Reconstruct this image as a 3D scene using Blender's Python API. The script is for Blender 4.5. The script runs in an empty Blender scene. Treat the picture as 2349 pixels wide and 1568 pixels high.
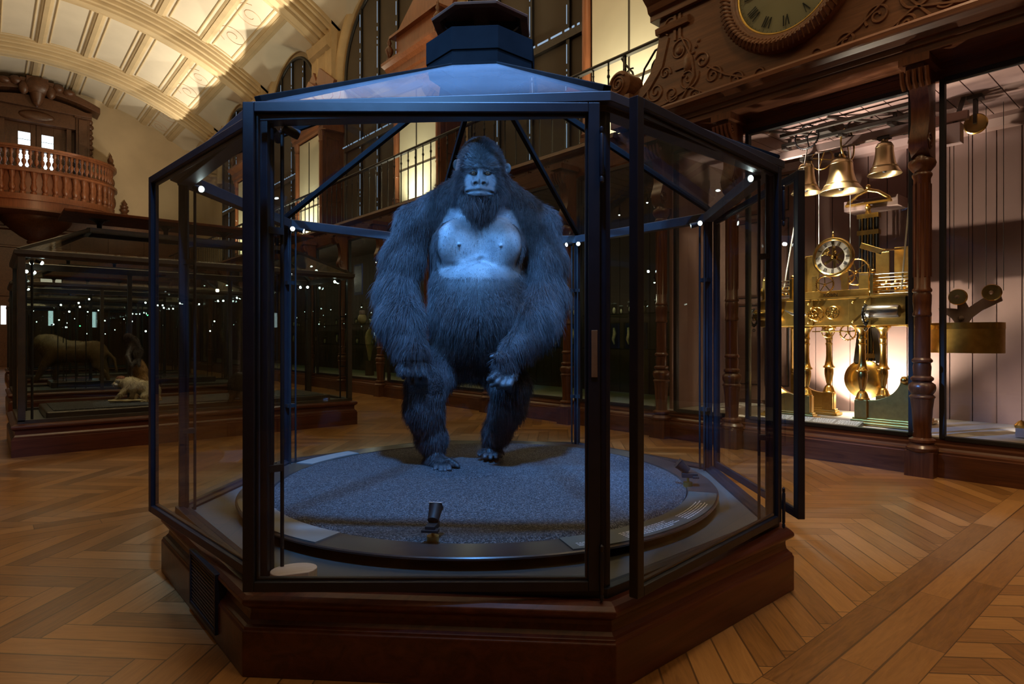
import bpy, math, random
import numpy as np
from mathutils import Vector, Matrix

random.seed(7)
rng = np.random.default_rng(7)
SC = bpy.context.scene
COL = SC.collection
PI = math.pi
AL = math.radians(40.7)          # heading of the camera in the hall (hall: +Y runs along the glazed wall, +X towards it)
CA, SA = math.cos(AL), math.sin(AL)
CAMH, FPX, HX, HY = 1.035, 1408.9, 1174.5, 776.25
ROTC = Matrix.Rotation(-AL, 4, 'Z')


def at(px, py, Y):
    """hall point at distance Y in front of the camera that shows at (px, py)"""
    X = (px - HX) / FPX * Y
    return Vector((X * CA + Y * SA, -X * SA + Y * CA, CAMH - (py - HY) / FPX * Y))


def on_v(px, py, v):
    """hall point on the plane x = v (parallel to the glazed wall)"""
    t = (px - HX) / FPX
    u = v * (CA - t * SA) / (t * CA + SA)
    Y = u * CA + v * SA
    return Vector((v, u, CAMH - (py - HY) / FPX * Y))


class MB:
    def __init__(self):
        self.v, self.f = [], []

    def add(self, vs, fs, M=None):
        n = len(self.v)
        if M is not None:
            vs = [M @ Vector(p) for p in vs]
        self.v += [tuple(p) for p in vs]
        self.f += [tuple(i + n for i in f) for f in fs]
        return self

    def box(self, x0, x1, y0, y1, z0, z1, M=None):
        if x0 > x1: x0, x1 = x1, x0
        if y0 > y1: y0, y1 = y1, y0
        if z0 > z1: z0, z1 = z1, z0
        vs = [(x, y, z) for z in (z0, z1) for y in (y0, y1) for x in (x0, x1)]
        return self.add(vs, [(0, 2, 3, 1), (4, 5, 7, 6), (0, 1, 5, 4), (1, 3, 7, 5), (3, 2, 6, 7), (2, 0, 4, 6)], M)

    def bar(self, a, b, w, h):
        """square bar from a to b"""
        a, b = Vector(a), Vector(b)
        d = b - a
        L = d.length
        z = d.normalized()
        up = Vector((0, 0, 1)) if abs(z.z) < .95 else Vector((0, 1, 0))
        x = up.cross(z).normalized()
        y = z.cross(x)
        M = Matrix.Translation(a) @ Matrix((x, y, z)).transposed().to_4x4()
        return self.box(-w / 2, w / 2, -h / 2, h / 2, 0, L, M)

    def lathe(self, prof, n=24, c=(0, 0, 0), M=None, ph=0.0, arc=2 * PI):
        full = abs(arc - 2 * PI) < 1e-6
        m = n if full else n + 1
        vs, fs = [], []
        for r, z in prof:
            for k in range(m):
                a = ph + arc * k / n
                vs.append((c[0] + r * math.cos(a), c[1] + r * math.sin(a), c[2] + z))
        P = len(prof)
        for i in range(P - 1):
            for k in range(n):
                k2 = (k + 1) % m
                fs.append((i * m + k, i * m + k2, (i + 1) * m + k2, (i + 1) * m + k))
        if full and prof[0] != prof[-1]:
            if prof[0][0] > 1e-5: fs.append(tuple(reversed(range(m))))
            if prof[-1][0] > 1e-5: fs.append(tuple((P - 1) * m + k for k in range(m)))
        return self.add(vs, fs, M)

    def tube(self, pts, r, n=8, closed=False):
        pts = [Vector(p) for p in pts]
        N = len(pts)
        rs = r if isinstance(r, (list, tuple)) else [r] * N
        vs, fs = [], []
        ref = None
        for i in range(N):
            if closed:
                d = pts[(i + 1) % N] - pts[i - 1]
            else:
                d = pts[min(i + 1, N - 1)] - pts[max(i - 1, 0)]
            if d.length < 1e-9: d = Vector((0, 0, 1))
            d.normalize()
            if ref is None:
                ref = Vector((0, 0, 1)) if abs(d.z) < .9 else Vector((1, 0, 0))
            x = ref - d * ref.dot(d)
            if x.length < 1e-5: x = d.orthogonal()
            x.normalize(); y = d.cross(x); ref = x
            for k in range(n):
                a = 2 * PI * k / n
                vs.append(pts[i] + (x * math.cos(a) + y * math.sin(a)) * rs[i])
        M = N if closed else N - 1
        for i in range(M):
            j = (i + 1) % N
            for k in range(n):
                k2 = (k + 1) % n
                fs.append((i * n + k, i * n + k2, j * n + k2, j * n + k))
        if not closed:
            fs.append(tuple(reversed(range(n)))); fs.append(tuple((N - 1) * n + k for k in range(n)))
        return self.add(vs, fs)

    def prism(self, poly, d0, d1, M=None):
        """poly in local xy, extruded along local z"""
        n = len(poly)
        vs = [(p[0], p[1], d0) for p in poly] + [(p[0], p[1], d1) for p in poly]
        fs = [tuple(reversed(range(n))), tuple(range(n, 2 * n))]
        for k in range(n):
            k2 = (k + 1) % n
            fs.append((k, k2, n + k2, n + k))
        return self.add(vs, fs, M)

    def along_y(self, prof, y0, y1):
        """profile in (x, z), run along y"""
        n = len(prof)
        vs = [(p[0], y0, p[1]) for p in prof] + [(p[0], y1, p[1]) for p in prof]
        fs = [tuple(range(n)), tuple(reversed(range(n, 2 * n)))]
        for k in range(n):
            k2 = (k + 1) % n
            fs.append((k2, k, n + k, n + k2))
        return self.add(vs, fs)

    def along_x(self, prof, x0, x1):
        """profile in (y, z), run along x"""
        n = len(prof)
        vs = [(x0, p[0], p[1]) for p in prof] + [(x1, p[0], p[1]) for p in prof]
        fs = [tuple(reversed(range(n))), tuple(range(n, 2 * n))]
        for k in range(n):
            k2 = (k + 1) % n
            fs.append((k, k2, n + k2, n + k))
        return self.add(vs, fs)

    def sphere(self, c, r, n=12, m=8):
        rr = r if isinstance(r, (tuple, list)) else (r, r, r)
        vs = [(c[0], c[1], c[2] - rr[2])]
        for i in range(1, m):
            b = -PI / 2 + PI * i / m
            for k in range(n):
                a = 2 * PI * k / n
                vs.append((c[0] + rr[0] * math.cos(b) * math.cos(a), c[1] + rr[1] * math.cos(b) * math.sin(a), c[2] + rr[2] * math.sin(b)))
        vs.append((c[0], c[1], c[2] + rr[2]))
        fs = []
        for k in range(n):
            fs.append((0, 1 + (k + 1) % n, 1 + k))
            for i in range(m - 2):
                a = 1 + i * n
                fs.append((a + k, a + (k + 1) % n, a + n + (k + 1) % n, a + n + k))
            fs.append((len(vs) - 1, 1 + (m - 2) * n + k, 1 + (m - 2) * n + (k + 1) % n))
        return self.add(vs, fs)

    def ring(self, c, R, r, axis='x', n=32, m=8):
        pts = []
        for k in range(n):
            a = 2 * PI * k / n
            if axis == 'x': pts.append((c[0], c[1] + R * math.cos(a), c[2] + R * math.sin(a)))
            elif axis == 'y': pts.append((c[0] + R * math.cos(a), c[1], c[2] + R * math.sin(a)))
            else: pts.append((c[0] + R * math.cos(a), c[1] + R * math.sin(a), c[2]))
        return self.tube(pts, r, m, True)

    def build(self, name, mat=None, parent=None, smooth=None, bevel=0, M=None):
        me = bpy.data.meshes.new(name)
        me.from_pydata(self.v, [], self.f)
        if smooth is not None:
            me.polygons.foreach_set('use_smooth', [True] * len(me.polygons))
            me.set_sharp_from_angle(angle=math.radians(smooth))
        me.update()
        o = bpy.data.objects.new(name, me)
        COL.objects.link(o)
        if mat is not None: me.materials.append(mat)
        if parent is not None: o.parent = parent
        if M is not None: o.matrix_local = M
        if bevel:
            b = o.modifiers.new('edge', 'BEVEL'); b.width = bevel; b.segments = 2; b.limit_method = 'ANGLE'; b.angle_limit = math.radians(35)
        return o


def tag(o, label=None, cat=None, group=None, kind=None):
    if label: o['label'] = label
    if cat: o['category'] = cat
    if group: o['group'] = group
    if kind: o['kind'] = kind
    return o


def thing(name, label, cat, loc=(0, 0, 0), rz=0, group=None):
    o = bpy.data.objects.new(name, None)
    COL.objects.link(o)
    o.empty_display_size = .1
    o.location = loc; o.rotation_euler = (0, 0, rz)
    return tag(o, label, cat, group)


def struct(name, mb, m, **k):
    return tag(mb.build(name, m, **k), kind='structure')


KIDS = {}
def kids(o):
    return [c for c in COL.objects if c.parent == o]


def dup(root, loc=None, rz=None, label=None, group=None):
    r = root.copy(); COL.objects.link(r)
    if loc is not None: r.location = loc
    if rz is not None: r.rotation_euler = (0, 0, rz)
    if label: r['label'] = label
    if group: r['group'] = group
    for ch in kids(root):
        c = ch.copy(); COL.objects.link(c); c.parent = r
        for g in kids(ch):
            d = g.copy(); COL.objects.link(d); d.parent = c
    return r


# ---------------------------------------------------------------- materials
class NT:
    def __init__(self, name):
        self.m = bpy.data.materials.new(name); self.m.use_nodes = True
        self.t = self.m.node_tree; self.t.nodes.clear()
        self.out = self.n('ShaderNodeOutputMaterial')

    def n(self, typ, **kw):
        nd = self.t.nodes.new(typ)
        for k, v in kw.items():
            if k.startswith('i_'):
                nd.inputs[k[2:].replace('_', ' ')].default_value = v
            else: setattr(nd, k, v)
        return nd

    def l(self, a, b): self.t.links.new(a, b)

    def math(self, op, a, b=None, c=None):
        nd = self.n('ShaderNodeMath', operation=op)
        for i, x in enumerate((a, b, c)):
            if x is None: continue
            if isinstance(x, (int, float)): nd.inputs[i].default_value = x
            else: self.l(x, nd.inputs[i])
        return nd.outputs[0]

    def ramp(self, fac, stops):
        r = self.n('ShaderNodeValToRGB')
        el = r.color_ramp.elements
        while len(el) < len(stops): el.new(.5)
        for e, (p, c) in zip(el, stops):
            e.position = p; e.color = (*c, 1)
        self.l(fac, r.inputs[0])
        return r.outputs[0]

    def mixc(self, fac, a, b, mode='MIX'):
        nd = self.n('ShaderNodeMix', data_type='RGBA', blend_type=mode)
        for s, x in ((nd.inputs[0], fac), (nd.inputs[6], a), (nd.inputs[7], b)):
            if isinstance(x, (int, float)): s.default_value = x
            elif isinstance(x, tuple): s.default_value = (*x, 1)
            else: self.l(x, s)
        return nd.outputs[2]

    def princ(self, color, rough=.5, metal=0.0, bump=None, bstr=.2, bdist=.01, spec=.5, sheen=0, coat=0):
        p = self.n('ShaderNodeBsdfPrincipled')
        if isinstance(color, tuple): p.inputs['Base Color'].default_value = (*color, 1)
        else: self.l(color, p.inputs['Base Color'])
        if isinstance(rough, (int, float)): p.inputs['Roughness'].default_value = rough
        else: self.l(rough, p.inputs['Roughness'])
        p.inputs['Metallic'].default_value = metal
        p.inputs['Specular IOR Level'].default_value = spec
        if coat:
            p.inputs['Coat Weight'].default_value = coat; p.inputs['Coat Roughness'].default_value = .2
        if bump is not None:
            b = self.n('ShaderNodeBump', i_Strength=bstr, i_Distance=bdist)
            self.l(bump, b.inputs['Height']); self.l(b.outputs[0], p.inputs['Normal'])
        self.l(p.outputs[0], self.out.inputs[0])
        return p

    def coord(self, scale=(1, 1, 1), kind='Object', rot=(0, 0, 0)):
        tc = self.n('ShaderNodeTexCoord'); mp = self.n('ShaderNodeMapping')
        mp.inputs['Scale'].default_value = scale; mp.inputs['Rotation'].default_value = rot
        self.l(tc.outputs[kind], mp.inputs[0])
        return mp.outputs[0]

    def noise(self, vec, scale=5, detail=4, rough=.5, dist=0):
        nd = self.n('ShaderNodeTexNoise', i_Scale=scale, i_Detail=detail, i_Roughness=rough, i_Distortion=dist)
        self.l(vec, nd.inputs['Vector'])
        return nd.outputs['Fac']


def plain(name, c, rough=.5, metal=0.0, var=.25, scale=8, bstr=.0, spec=.5, **k):
    t = NT(name)
    n = t.noise(t.coord(), scale, 5)
    lo = tuple(x * (1 - var) for x in c); hi = tuple(min(1, x * (1 + var)) for x in c)
    col = t.ramp(n, [(.3, lo), (.7, hi)])
    t.princ(col, rough, metal, n if bstr else None, bstr, spec=spec, **k)
    return t.m


def wood(name, dark, light, rough=.35, axis='z', scale=1.0, coat=.15):
    t = NT(name)
    s = {'x': (.6, 9, 9), 'y': (9, .6, 9), 'z': (9, 9, .6)}[axis]
    v = t.coord(tuple(q * scale for q in s))
    n1 = t.noise(v, 3.0, 8, .62, 1.2)
    n2 = t.noise(t.coord((1.3, 1.3, 1.3)), 1.5, 3)
    f = t.math('ADD', t.math('MULTIPLY', n1, .75), t.math('MULTIPLY', n2, .25))
    col = t.ramp(f, [(.32, dark), (.52, tuple((a + b) / 2 for a, b in zip(dark, light))), (.72, light)])
    t.princ(col, rough, 0, n1, .12, .004, coat=coat)
    return t.m


def emit(name, c, s):
    t = NT(name)
    e = t.n('ShaderNodeEmission'); e.inputs[0].default_value = (*c, 1); e.inputs[1].default_value = s
    t.l(e.outputs[0], t.out.inputs[0])
    return t.m


def glass(name, tint=(.93, .95, .94), refl=1.0, dust=0.0, dustc=(.6, .62, .65)):
    t = NT(name)
    tr = t.n('ShaderNodeBsdfTransparent'); tr.inputs[0].default_value = (*tint, 1)
    gl = t.n('ShaderNodeBsdfGlossy'); gl.inputs['Roughness'].default_value = 0.0
    gl.inputs[0].default_value = (refl, refl, refl, 1)
    fr = t.n('ShaderNodeFresnel', i_IOR=1.42)
    g = t.n('ShaderNodeNewGeometry')
    fac = t.math('MULTIPLY', fr.outputs[0], t.math('SUBTRACT', 1.0, g.outputs['Backfacing']))
    mx = t.n('ShaderNodeMixShader')
    t.l(fac, mx.inputs[0]); t.l(tr.outputs[0], mx.inputs[1]); t.l(gl.outputs[0], mx.inputs[2])
    res = mx.outputs[0]
    if dust:   # a thin even film of dust: the flatter one looks along it, the more of it covers the view
        df = t.n('ShaderNodeBsdfDiffuse'); df.inputs[0].default_value = (*dustc, 1)
        n = t.noise(t.coord(), 60, 6, .7)
        n2 = t.noise(t.coord(), 4, 3, .6)
        lw = t.n('ShaderNodeLayerWeight', i_Blend=.5)
        cosv = t.math('MAXIMUM', t.math('SUBTRACT', 1.0, lw.outputs['Facing']), .03)
        tau = t.math('DIVIDE', t.math('MULTIPLY', t.math('ADD', n, n2), dust), cosv)
        f = t.math('SUBTRACT', 1.0, t.math('POWER', 2.71828, t.math('MULTIPLY', tau, -1.0)))
        m2 = t.n('ShaderNodeMixShader')
        t.l(f, m2.inputs[0]); t.l(res, m2.inputs[1]); t.l(df.outputs[0], m2.inputs[2])
        res = m2.outputs[0]
    t.l(res, t.out.inputs[0])
    return t.m


def parquet():
    """oak herringbone laid at 45 degrees to the hall, with plain plank bands across it"""
    t = NT('oak_parquet')
    tc = t.n('ShaderNodeTexCoord')
    mp = t.n('ShaderNodeMapping'); mp.inputs['Rotation'].default_value = (0, 0, math.radians(45))
    t.l(tc.outputs['Object'], mp.inputs[0])
    s0 = t.n('ShaderNodeSeparateXYZ'); t.l(tc.outputs['Object'], s0.inputs[0])
    sp = t.n('ShaderNodeSeparateXYZ'); t.l(mp.outputs[0], sp.inputs[0])
    W, N = .105, 6
    x, y = t.math('DIVIDE', sp.outputs[0], W), t.math('DIVIDE', sp.outputs[1], W)
    i, j = t.math('FLOOR', x), t.math('FLOOR', y)
    m = t.math('FLOORED_MODULO', t.math('SUBTRACT', i, j), 2.0 * N)
    hor = t.math('LESS_THAN', m, N - .5)
    i0 = t.math('SUBTRACT', i, m)
    j0 = t.math('SUBTRACT', j, t.math('SUBTRACT', 2.0 * N - 1, m))
    def pick(f, a, b): return t.math('ADD', t.math('MULTIPLY', f, a), t.math('MULTIPLY', t.math('SUBTRACT', 1.0, f), b))
    along = pick(hor, t.math('SUBTRACT', x, i0), t.math('SUBTRACT', y, j0))
    across = pick(hor, t.math('SUBTRACT', y, j), t.math('SUBTRACT', x, i))
    ida = pick(hor, i0, t.math('ADD', i, 31.37)); idb = pick(hor, j, t.math('ADD', j0, 17.77))
    # bands
    bu = t.math('FLOORED_MODULO', t.math('SUBTRACT', s0.outputs[1], .60), 3.4)
    band = t.math('LESS_THAN', bu, .33)
    row = t.math('FLOOR', t.math('DIVIDE', bu, .11))
    bx = t.math('ADD', t.math('DIVIDE', s0.outputs[0], .8), t.math('MULTIPLY', row, .37))
    ida = pick(band, t.math('FLOOR', bx), ida); idb = pick(band, t.math('ADD', row, 5.5), idb)
    along = pick(band, t.math('MULTIPLY', t.math('FRACT', bx), 9.0), along)
    across = pick(band, t.math('FRACT', t.math('DIVIDE', bu, .11)), across)
    ln = pick(band, 9.0, float(N))
    cb = t.n('ShaderNodeCombineXYZ'); t.l(ida, cb.inputs[0]); t.l(idb, cb.inputs[1])
    wn = t.n('ShaderNodeTexWhiteNoise', noise_dimensions='2D'); t.l(cb.outputs[0], wn.inputs['Vector'])
    gv = t.n('ShaderNodeCombineXYZ')
    t.l(t.math('ADD', t.math('MULTIPLY', along, .30), t.math('MULTIPLY', wn.outputs[0], 53.0)), gv.inputs[0])
    t.l(t.math('MULTIPLY', across, 3.2), gv.inputs[1]); t.l(t.math('MULTIPLY', wn.outputs[0], 91.0), gv.inputs[2])
    gr = t.noise(gv.outputs[0], 2.0, 7, .62, 1.0)
    big = t.noise(t.coord(), .7, 4)
    tone = t.math('ADD', t.math('ADD', t.math('MULTIPLY', wn.outputs[0], .30), t.math('MULTIPLY', gr, .50)), t.math('MULTIPLY', big, .25))
    c = t.ramp(tone, [(.30, (.125, .054, .014)), (.5, (.255, .120, .036)), (.76, (.40, .205, .068))])
    e1 = t.math('LESS_THAN', t.math('ABSOLUTE', t.math('SUBTRACT', across, .5)), .470)
    e2 = t.math('LESS_THAN', t.math('ABSOLUTE', t.math('SUBTRACT', along, t.math('MULTIPLY', ln, .5))), t.math('SUBTRACT', t.math('MULTIPLY', ln, .5), .018))
    e = t.math('MULTIPLY', e1, e2)
    c2 = t.mixc(t.math('ADD', .25, t.math('MULTIPLY', e, .75)), (.03, .014, .006), c)
    worn = t.noise(t.coord(), 2.2, 5, .6)
    rgh = t.math('ADD', .16, t.math('ADD', t.math('MULTIPLY', gr, .12), t.math('MULTIPLY', worn, .24)))
    t.princ(c2, rgh, 0, t.math('ADD', t.math('MULTIPLY', e, .5), t.math('MULTIPLY', gr, .25)), .16, .004, spec=.45)
    return t.m


def gravel_mat():
    t = NT('grey_gravel')
    v = t.coord()
    vo = t.n('ShaderNodeTexVoronoi', i_Scale=230.0); t.l(v, vo.inputs['Vector'])
    wn = t.n('ShaderNodeTexWhiteNoise'); t.l(vo.outputs['Position'], wn.inputs['Vector'])
    c = t.ramp(wn.outputs[0], [(0.0, (.022, .022, .023)), (.6, (.082, .082, .086)), (1.0, (.25, .25, .26))])
    h = t.math('SUBTRACT', 1.0, vo.outputs['Distance'])
    t.princ(c, .75, 0, h, 1.0, .012)
    return t.m


M = {}
M['floor'] = parquet()
M['gravel'] = gravel_mat()
M['wood'] = wood('dark_mahogany', (.045, .013, .006), (.17, .062, .025), .32, 'y')
M['woodz'] = wood('dark_mahogany_upright', (.045, .013, .006), (.17, .062, .025), .32, 'z')
M['plinth'] = wood('red_mahogany', (.040, .0085, .004), (.13, .034, .015), .34, 'x', .8)
M['carved'] = wood('carved_walnut', (.08, .031, .013), (.22, .094, .040), .42, 'y', .7, .05)
M['block'] = wood('pale_beech', (.55, .40, .27), (.74, .58, .42), .5, 'x', 3, 0)
M['metal'] = plain('black_painted_steel', (.012, .0125, .017), .42, 0, .2, 20, .05, spec=.45)
M['metal_dim'] = plain('dull_black_steel', (.010, .0105, .011), .8, 0, .2, 20, .05, spec=.04)
M['metal2'] = plain('grey_brown_steel', (.045, .038, .032), .42, 0, .2, 20, .05)
M['deck'] = plain('grey_green_painted_board', (.085, .085, .075), .45, 0, .12, 3)
M['disc'] = plain('dark_brown_lacquer', (.05, .036, .03), .28, 0, .1, 2, coat=.3)
M['disc_side'] = plain('dark_brown_side', (.05, .03, .022), .5, 0, .15, 4)
M['label_grey'] = plain('grey_label_board', (.20, .19, .17), .5, 0, .06, 3)
M['label_green'] = plain('slate_label_board', (.075, .08, .07), .5, 0, .06, 3)
M['white_ink'] = plain('white_ink', (.7, .7, .68), .7, 0, .05, 10)
M['black'] = plain('matt_black', (.008, .008, .009), .6, 0, .1, 10)
M['plaster'] = plain('cream_plaster', (.62, .50, .33), .8, 0, .07, 1.2)
M['vault'] = plain('cream_vault_plaster', (.74, .67, .54), .8, 0, .04, 1.5)
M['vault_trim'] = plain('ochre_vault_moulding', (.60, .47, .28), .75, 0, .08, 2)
M['stone'] = plain('ochre_stone', (.56, .43, .25), .8, 0, .12, 3, .1)
M['pink'] = plain('dusty_pink_boarding', (.225, .135, .118), .7, 0, .08, 2)
M['pinkfloor'] = plain('pale_cabinet_floor', (.55, .50, .44), .6, 0, .08, 5)
M['dark_back'] = plain('dark_brown_backboard', (.075, .05, .034), .7, 0, .15, 2)
M['dark_panel'] = plain('brown_door_panel', (.21, .115, .085), .6, 0, .1, 2)
M['blind'] = plain('brown_roller_blind', (.075, .060, .043), .85, 0, .08, 2)
M['pale_blind'] = plain('pale_linen_blind', (.68, .62, .46), .85, 0, .04, 3)
M['iron'] = plain('wrought_iron', (.012, .011, .011), .45, 0, .2, 20)
M['copper_wood'] = wood('red_brown_pilaster', (.14, .046, .019), (.30, .11, .047), .35, 'z')
M['brass'] = plain('polished_brass', (.80, .54, .17), .24, 1.0, .12, 12)
M['brass_plate'] = plain('brushed_brass', (.62, .41, .12), .36, 1.0, .14, 20)
M['bronze'] = plain('bell_bronze', (.66, .50, .26), .28, 1.0, .12, 6)
M['steel'] = plain('polished_steel', (.6, .6, .6), .25, 1.0, .1, 12)
M['enamel'] = plain('white_enamel', (.85, .84, .80), .35, 0, .03, 5)
M['dial'] = plain('aged_cream_dial', (.46, .40, .27), .45, 0, .12, 2)
M['ink'] = plain('black_ink', (.012, .011, .01), .6, 0, .1, 10)
M['cord'] = plain('white_cord', (.75, .72, .66), .7, 0, .05, 30)
M['rod'] = plain('dark_pendulum_tube', (.10, .105, .11), .3, .8, .2, 10)
M['pale_metal'] = plain('pink_painted_iron', (.42, .29, .26), .5, 0, .08, 4)
M['glass'] = glass('display_glass')
M['glass_far'] = glass('display_glass_far', (.90, .92, .91), .8)
M['dusty'] = glass('dusty_roof_glass', (.86, .88, .9), .9, .010, (.40, .42, .46))
M['greenglass'] = glass('green_tinted_glass', (.62, .72, .60), 1.0)
M['jar'] = glass('specimen_jar_glass', (.82, .86, .82), 1.0)
M['lens'] = emit('lit_lamp_lens', (.85, 1.0, .98), 32)
M['lens_far'] = emit('lit_far_lamp_lens', (.82, 1.0, .90), 17)
M['pane_day'] = emit('daylight_pane', (.80, .93, 1.0), 2.2)
M['gap'] = emit('daylight_gap', (.55, .75, 1.0), .55)
M['dull_brass'] = plain('dull_brass', (.30, .20, .10), .5, .6, .2, 20)
M['bone'] = plain('old_ivory', (.60, .47, .26), .5, 0, .2, 12)
M['specimen'] = plain('pale_specimen', (.70, .62, .42), .5, 0, .25, 25)
M['blueback'] = plain('deep_blue_card', (.02, .035, .16), .6, 0, .1, 4)
M['metal_rail'] = plain('lit_black_rail_steel', (.022, .024, .030), .5, 0, .15, 20, .05, spec=.7)  # lighter copy of the black steel; blue light on the rail lifted by its colour
M['matt'] = plain('matt_black_paint', (.006, .006, .0065), .95, 0, .1, 10, spec=0)
M['hood'] = plain('dark_hood_wood', (.11, .036, .015), .7, 0, .3, 12, spec=.12)
M['scroll'] = plain('faded_red_line', (.62, .42, .28), .8, 0, .05, 5)
M['eyewhite'] = plain('brown_eyeball', (.045, .03, .022), .1, 0, .1, 5)
M['iris'] = plain('amber_iris', (.24, .105, .04), .12, 0, .2, 60)
M['lens_green'] = emit('green_indicator_lens', (.10, 1.0, .25), 8)
M['panel_glow'] = emit('backlit_cream_panel', (1.0, .84, .62), .75)
M['portal'] = wood('dark_portal_walnut', (.05, .02, .009), (.15, .062, .027), .4, 'y', .7, .05)
# ---------------------------------------------------------------- smooth bodies from blended volumes, meshed with surface nets
def smin(a, b, k):
    h = np.clip(.5 + .5 * (b - a) / k, 0, 1)
    return b + (a - b) * h - k * h * (1 - h)


def sdf_mesh(prims, vox, lo, hi, passes=2, lam=.4):
    lo = np.array(lo, float); hi = np.array(hi, float)
    n = np.ceil((hi - lo) / vox).astype(int) + 1
    ax = [lo[i] + vox * np.arange(n[i]) for i in range(3)]
    D = np.full(n, 1.0, np.float32)
    for p in prims:
        kind, k = p['t'], p.get('k', .03)
        if kind == 'cap':
            a, b = np.array(p['a'], float), np.array(p['b'], float); ra, rb = p['ra'], p['rb']
            r = max(ra, rb); bl = np.minimum(a, b) - r; bh = np.maximum(a, b) + r
        else:
            c = np.array(p['c'], float); rr = np.array(p['r'], float)
            r = rr.max(); bl = c - r; bh = c + r
        mg = abs(k) + 2.5 * vox
        i0 = np.clip(np.floor((bl - mg - lo) / vox).astype(int), 0, n); i1 = np.clip(np.ceil((bh + mg - lo) / vox).astype(int) + 1, 0, n)
        if (i1 <= i0).any(): continue
        X, Y, Z = np.meshgrid(*[ax[i][i0[i]:i1[i]] for i in range(3)], indexing='ij')
        sl = tuple(slice(i0[i], i1[i]) for i in range(3))
        if kind == 'cap':
            ba = b - a; L = (ba * ba).sum() + 1e-12
            h = np.clip(((X - a[0]) * ba[0] + (Y - a[1]) * ba[1] + (Z - a[2]) * ba[2]) / L, 0, 1)
            d = np.sqrt((X - a[0] - h * ba[0]) ** 2 + (Y - a[1] - h * ba[1]) ** 2 + (Z - a[2] - h * ba[2]) ** 2) - (ra + (rb - ra) * h)
        else:
            P = np.stack([X - c[0], Y - c[1], Z - c[2]], -1)
            if 'R' in p: P = P @ np.array(p['R'], float)       # columns are the local axes
            q = P / rr; k0 = np.sqrt((q * q).sum(-1)); k1 = np.sqrt(((q / rr) ** 2).sum(-1)) + 1e-9
            d = k0 * (k0 - 1) / k1
        S = D[sl]
        if p.get('sub'): D[sl] = -smin(-S, d, k)
        else: D[sl] = smin(S, d, k)
    ins = D < 0
    c = np.zeros(n - 1, np.int8)
    for dx in (0, 1):
        for dy in (0, 1):
            for dz in (0, 1):
                c += ins[dx:n[0] - 1 + dx, dy:n[1] - 1 + dy, dz:n[2] - 1 + dz]
    cells = np.argwhere((c > 0) & (c < 8))
    idx = -np.ones(n - 1, np.int64); idx[tuple(cells.T)] = np.arange(len(cells))
    acc = np.zeros((len(cells), 3)); cnt = np.zeros(len(cells))
    cor = [(dx, dy, dz) for dx in (0, 1) for dy in (0, 1) for dz in (0, 1)]
    for i in range(8):
        for j in range(i + 1, 8):
            e = np.array(cor[j]) - np.array(cor[i])
            if abs(e).sum() != 1: continue
            A = cells + cor[i]; B = cells + cor[j]
            a = D[tuple(A.T)]; b = D[tuple(B.T)]
            m = (a < 0) != (b < 0)
            t = np.where(m, a / (a - b + 1e-12), 0)
            acc += m[:, None] * (np.array(cor[i]) + t[:, None] * e); cnt += m
    V = lo + vox * (cells + acc / np.maximum(cnt, 1)[:, None])
    F = []
    for axis in range(3):
        o = [k for k in range(3) if k != axis]
        sl0 = [slice(1, n[k] - 1) for k in range(3)]; sl1 = list(sl0)
        sl0[axis] = slice(0, n[axis] - 1); sl1[axis] = slice(1, n[axis])
        a = ins[tuple(sl0)]; b = ins[tuple(sl1)]
        for flip, m in ((False, a & ~b), (True, ~a & b)):
            g = np.argwhere(m)
            if not len(g): continue
            for k in o: g[:, k] += 1
            qs = []
            for s in ((1, 1), (0, 1), (0, 0), (1, 0)):
                q = g.copy(); q[:, o[0]] -= s[0]; q[:, o[1]] -= s[1]
                qs.append(idx[tuple(q.T)])
            q = np.stack(qs, 1)
            if flip != (axis == 1): q = q[:, ::-1]
            F.append(q)
    F = np.concatenate(F)
    F = F[(F >= 0).all(1)]
    # a little smoothing
    E_ = np.concatenate([F[:, [0, 1]], F[:, [1, 2]], F[:, [2, 3]], F[:, [3, 0]]])
    for _ in range(passes):
        s = np.zeros_like(V); w = np.zeros(len(V))
        for a, b in ((0, 1), (1, 0)):
            np.add.at(s, E_[:, a], V[E_[:, b]]); np.add.at(w, E_[:, a], 1)
        V = V * (1 - lam) + lam * s / np.maximum(w, 1)[:, None]
    return V, F


def np_mesh(name, V, F, mat, parent=None, smooth=True):
    me = bpy.data.meshes.new(name)
    me.vertices.add(len(V)); me.vertices.foreach_set('co', V.astype(np.float32).ravel())
    k = F.shape[1]
    me.loops.add(F.size); me.loops.foreach_set('vertex_index', F.astype(np.int32).ravel())
    me.polygons.add(len(F)); me.polygons.foreach_set('loop_start', np.arange(0, F.size, k, dtype=np.int32))
    me.update(calc_edges=True); me.validate()
    if smooth: me.polygons.foreach_set('use_smooth', np.ones(len(me.polygons), bool))
    me.update()
    o = bpy.data.objects.new(name, me); COL.objects.link(o)
    if mat: me.materials.append(mat)
    if parent: o.parent = parent
    return o


def normals_of(V, F):
    a = V[F[:, 2]] - V[F[:, 0]]; b = V[F[:, 3]] - V[F[:, 1]]
    fn = np.cross(a, b); ar = np.linalg.norm(fn, axis=1) / 2
    vn = np.zeros_like(V)
    for k in range(4): np.add.at(vn, F[:, k], fn)
    vn /= np.linalg.norm(vn, axis=1)[:, None] + 1e-12
    return fn / (2 * ar[:, None] + 1e-12), ar, vn


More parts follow.
